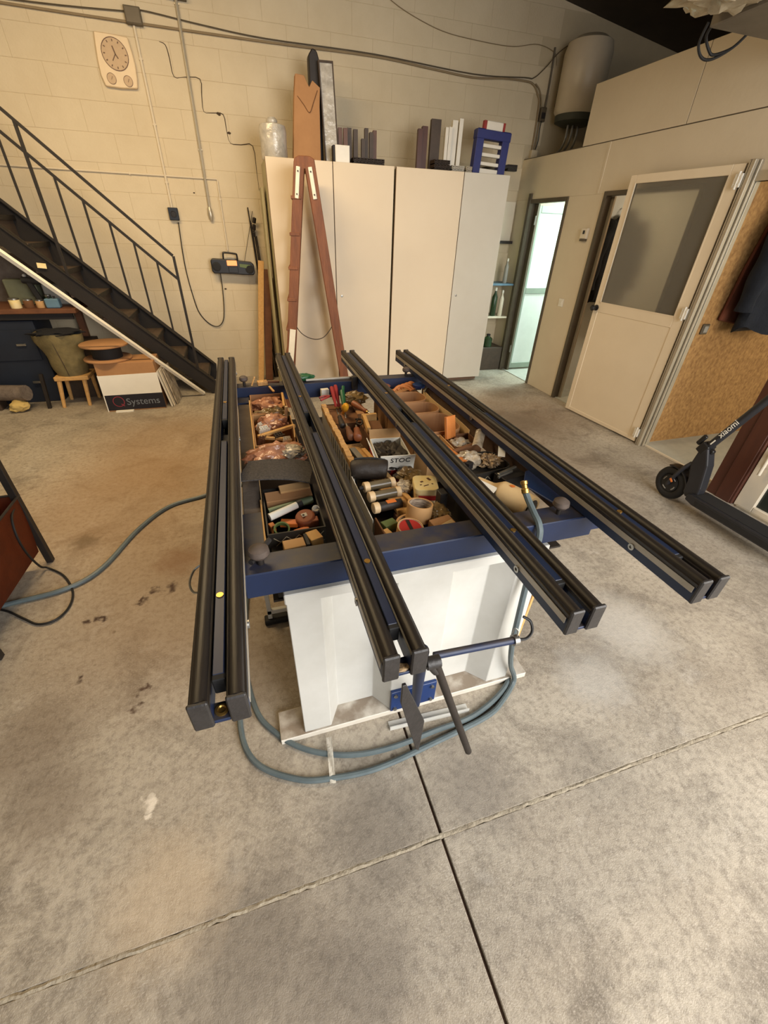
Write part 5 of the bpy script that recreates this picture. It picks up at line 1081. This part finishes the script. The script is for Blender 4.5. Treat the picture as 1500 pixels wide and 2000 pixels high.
text('lettering', 'Systems', .095, basis((-1.095, 4.6225, .088), (1, 0, 0), (0, 0, 1)), 'logo_grey', t)
obj('floor_tag', box(B(), -1.36, -1.20, 4.585, 4.62, 0, .012), 'paper_white', label='white slip on the floor before the logo carton', cat='paper')
for k, (x, y, m, lab) in enumerate(((-.865, 4.63, 'white_plastic', 'first white panel leaning on the logo carton'), (-.845, 4.66, 'cream_pvc', 'cream panel leaning second from the logo carton'), (-.82, 4.70, 'bag_clear', 'film-wrapped panel leaning outermost beside the logo carton'))):
    block('plastic_sheet', lab, (x, y+.14, .185), (.010, .26, .37), m, -.08, 0, -.16, cat='panel', group='panels leaning on the logo carton')
obj('carpet_roll', tube(B(), [(-2.9, 4.98, .16), (-2.5, 4.95, .16), (-2.22, 4.88, .165), (-2.15, 4.86, .168)], lambda q: .075, n=12, k=4), 'carpet_grey', smooth=True, label='grey carpet roll at the left edge of the floor', cat='carpet')
obj('foam_block', blob(B(), (-2.24, 4.82, .055), (.085, .07, .055), .25, 2, 81, 3, flat=0), 'sponge', smooth=True, label='yellow foam lump under the grey carpet roll', cat='foam')
obj('carpet_support', box(B(), -2.7, -2.42, 4.88, 5.02, 0, .085), 'profile_dark', label='dark block carrying the grey carpet roll', cat='block', bev=.004)
block('metal_post', 'dark steel foot standing left of the stool', (-1.99, 4.86, .16), (.03, .03, .36), 'steel_dark', 0, -.02, .12, cat='post')

# ================================================================== RUSTY BIN TROLLEY
t = thing('bin_trolley', 'rusty red sheet-metal bin on a dark frame at the left edge', 'bin', (-1.55, 1.95, 0))
bm = B()
V8 = [(-1.22, 2.235, .43), (-1.22, 1.55, .43), (-1.95, 1.55, .43), (-1.95, 2.235, .43), (-1.245, 2.19, .10), (-1.245, 1.58, .13), (-1.9, 1.58, .13), (-1.9, 2.19, .10)]
q = [bm.verts.new(v) for v in V8]
for f in ((0, 1, 5, 4), (1, 2, 6, 5), (2, 3, 7, 6), (3, 0, 4, 7), (4, 5, 6, 7)): bm.faces.new([q[i] for i in f])
bmesh.ops.solidify(bm, geom=bm.faces[:], thickness=.004); obj('hopper', bm, 'rust_red', t)
bm = B(); tube(bm, [(-1.22, 2.235, .432), (-1.22, 1.55, .432)], .006, n=6, smooth=False); tube(bm, [(-1.22, 2.235, .432), (-1.95, 2.235, .432)], .006, n=6, smooth=False); obj('rim', bm, 'steel_dark', t)
for x, y, h in ((-1.235, 2.225, .92), (-1.235, 1.56, .45), (-1.93, 2.225, .92), (-1.93, 1.56, .45)):
    obj('leg', box(B(), x-.016, x+.016, y-.016, y+.016, 0, h), 'steel_dark', t, bev=.002)
obj('push_bar', box(B(), -1.93, -1.22, 2.21, 2.24, .89, .92), 'steel_dark', t, bev=.002)
bm = B(); blob(bm, (-1.58, 1.9, .33), (.28, .28, .06), .4, 3, 91, 4); obj('dark_contents', bm, 'leather_black', t, smooth=True)
tube(bm := B(), [(-1.228, 2.16, .40), (-1.215, 2.08, .385), (-1.212, 2.04, .30), (-1.222, 2.06, .18), (-1.235, 2.12, .05), (-1.221, 2.149, .010), (-1.123, 2.059, .008), (-1.046, 1.919, .008), (-1.032, 1.806, .008), (-1.066, 1.731, .008), (-1.136, 1.721, .008), (-1.217, 1.78, .008), (-1.32, 1.86, .008), (-1.5, 1.95, .008)], .0055, n=7, k=7)
obj('power_cable', bm, 'rubber_cable', smooth=True, label='thin black cable looping on the floor from the rusty bin', cat='cable')

# ================================================================== SCOOTER
SX = 2.85
t = thing('electric_scooter', 'black electric kick scooter parked by the side room doorway', 'scooter', (SX, 1.5, 0))
def wheel(y, rad=.122):
    bm = B(); prof = []
    n, m_ = 36, 10; rs = []
    for i in range(n):
        a = 2*math.pi*i/n; c = Vector((SX, y+(rad-.03)*math.cos(a), rad+(rad-.03)*math.sin(a))); u = Vector((0, math.cos(a), math.sin(a)))
        rs.append([bm.verts.new(c+u*(.03*math.cos(b2))+Vector((.026*math.sin(b2), 0, 0))) for b2 in [2*math.pi*j/m_ for j in range(m_)]])
    skin(bm, rs, close=True); w_ = obj('wheel', bm, 'rubber', t, smooth=True)
    lathe(bm := B(), [(.02, -.024), (.064, -.02), (.068, -.012), (.068, .012), (.064, .02), (.02, .024)], (SX, y, rad), (1, 0, 0), n=28); obj('hub', bm, 'plastic_black', w_, smooth=True)
    for k in range(4):
        a = k*math.pi/2+.5; tube(bm := B(), [(SX-.0215, y+.05*math.cos(a+q), rad+.05*math.sin(a+q)) for q in (-.35, -.15, .15, .35)], .004, n=5, k=3); obj('hub_ring', bm, 'grey_plastic', w_)
    return w_
wheel(1.885); wheel(.98)
bm = B()
for s in (-1, 1): tube(bm, [(SX+s*.036, 1.885, .122), (SX+s*.036, 1.86, .2), (SX+s*.034, 1.83, .275), (SX+s*.02, 1.80, .33)], .014, n=8)
cyl(bm, (SX-.046, 1.885, .122), (SX+.046, 1.885, .122), .012); obj('fork', bm, 'scooter_grey', t, smooth=True)
rs = []; bm = B()
for k in range(12):
    a = math.radians(70+k*9); c = Vector((SX, 1.885+.136*math.cos(a), .122+.136*math.sin(a))); rs.append([bm.verts.new(c+Vector((dx, 0, 0))+Vector((0, math.cos(a), math.sin(a)))*h) for dx, h in ((-.034, -.006), (-.034, .004), (.034, .004), (.034, -.006))])
skin(bm, rs); obj('fender', bm, 'plastic_black', t)
bm = B(); prism(bm, [(1.765, .22), (1.80, .33), (1.785, .47), (1.74, .47), (1.69, .36), (1.66, .20), (1.655, .12), (1.735, .10), (1.76, .13)], 'x', SX-.035, SX+.035); obj('neck', bm, 'scooter_grey', t, bev=.010, seg=2)
ST0, ST1 = V(SX, 1.765, .46), V(SX, 1.42, 1.20)
cyl(bm := B(), ST0, ST1, .025, .022, n=18); st = obj('stem', bm, 'scooter_grey', t, smooth=True)
bm = B(); rbox(bm, (SX, 1.775, .455), (.075, .06, .075), 0, .42); rbox(bm, (SX-.02, 1.81, .50), (.02, .03, .08), 0, .42); rbox(bm, (SX, 1.735, .45), (.03, .05, .03), 0, .2); obj('folding_latch', bm, 'plastic_black', t, bev=.006)
sd = (ST1-ST0).normalized()
c0 = ST0+sd*.185; nrm = (Vector((0, 0, 1.0)).cross(Vector((0, 0, 1))))
ex = sd; fcen = c0+Vector((-.0262, 0, 0))
text('lettering', 'xiaomi', .052, basis(fcen, ex, Vector((0, 1, 0))*sd.z-Vector((0, 0, 1))*sd.y), 'paper_white', st)
obj('warning_label', rbox(B(), ST0+sd*.062+Vector((-.0262, -.004, 0)), (.001, .008, .04), 0, .436), 'paper_white', st)
bm = B(); prism(bm, [(1.70, .105), (1.70, .15), (1.66, .158), (1.08, .158), (1.05, .145), (1.05, .11), (1.10, .09), (1.64, .09)], 'x', SX-.075, SX+.075); dk = obj('deck', bm, 'scooter_grey', t, bev=.010, seg=2)
obj('grip_mat', box(B(), SX-.062, SX+.062, 1.10, 1.65, .158, .161), 'rubber', dk)
obj('deck_trim', box(B(), SX-.078, SX-.074, 1.12, 1.62, .105, .14), 'rubber', dk, bev=.002)
bm = B(); cyl(bm, (SX-.01, 1.42, 1.18), (SX-.01, 1.42, 1.24), .03); cyl(bm, (SX-.24, 1.44, 1.22), (SX+.24, 1.44, 1.22), .014); hb = obj('handlebar', bm, 'plastic_black', t, smooth=True)
for s in (-1, 1): cyl(bm := B(), (SX+s*.14, 1.44, 1.22), (SX+s*.25, 1.44, 1.22), .019); obj('grip', bm, 'rubber', hb, smooth=True)
rs = []; bm = B()
for k in range(10):
    a = math.radians(60+k*11); c = Vector((SX, .98+.136*math.cos(a), .122+.136*math.sin(a))); rs.append([bm.verts.new(c+Vector((dx, 0, 0))+Vector((0, math.cos(a), math.sin(a)))*h) for dx, h in ((-.036, -.004), (-.036, .004), (.036, .004), (.036, -.004))])
skin(bm, rs); obj('rear_fender', bm, 'plastic_black', t)
obj('reflector', rbox(B(), (SX-.053, 1.86, .165), (.004, .03, .016), 0, .7), 'orange_plastic', t, bev=.002)

# ================================================================== JACKETS
def jacket(label, c, w_, h_, dep, m, seed, axis='x'):
    t = thing('jacket', label, 'jacket', (c[0], c[1], c[2]))
    bm = B(); rs = []
    for k in range(16):
        f = k/15; z = c[2]+h_*f
        wd = w_*(.5 if f < .75 else .5*max(.14, 1-((f-.75)/.25)**1.6)); dp = dep*(1-.35*f)
        rs.append([bm.verts.new((c[0]+wd*math.copysign(abs(math.cos(q))**.7, math.cos(q)), c[1]-dep*.55+dp*.5*math.sin(q)*(1+.25*math.sin(5*q+seed)+.2*noise.noise(Vector((q*2, f*4, seed)))), z+.03*math.sin(3*q+seed)*(1 if k == 0 else 0))) for q in [2*math.pi*i/28 for i in range(28)]])
    skin(bm, rs); body = obj('body', bm, m, t, smooth=True)
    for s in (-1, 1):
        tube(bm := B(), [(c[0]+s*w_*.36, c[1]-dep*.5, c[2]+h_*.86), (c[0]+s*w_*.5, c[1]-dep*.6, c[2]+h_*.68), (c[0]+s*w_*.54, c[1]-dep*.62, c[2]+h_*.4), (c[0]+s*w_*.53, c[1]-dep*.6, c[2]+h_*.14)], lambda q: .075-.02*q+.006*math.sin(20*q), n=12, k=5); obj('sleeve', bm, m, t, smooth=True)
    tube(bm := B(), [(c[0]-.07, c[1]-dep*.4, c[2]+h_*.97), (c[0], c[1]-dep*.75, c[2]+h_*.96), (c[0]+.07, c[1]-dep*.4, c[2]+h_*.97)], .022, n=8, k=5); obj('collar', bm, m, t, smooth=True)
    tube(bm := B(), [(c[0], c[1]-dep*.4, c[2]+h_*.98), (c[0], c[1]-.03, c[2]+h_+.03), (c[0], c[1], c[2]+h_+.03)], .005, n=5, k=4); obj('hook', bm, 'steel', t, smooth=True)
    return t
jacket('dark navy jacket hanging on the chipboard wall', (4.06, 2.668, 1.02), .60, .98, .17, 'navy_cloth', 3)
obj('red_garment', prism(B(), [(3.69, 1.075), (4.25, .98), (4.25, 1.9), (3.80, 1.9), (3.72, 1.45)], 'y', 2.675, 2.70), 'red_cloth', bev=.008, label='reddish brown garment hanging behind the navy jacket', cat='garment')
jacket('black jacket hanging inside the dressing room doorway', (3.86, 4.25, 1.02), .50, .82, .16, 'black_cloth', 8)
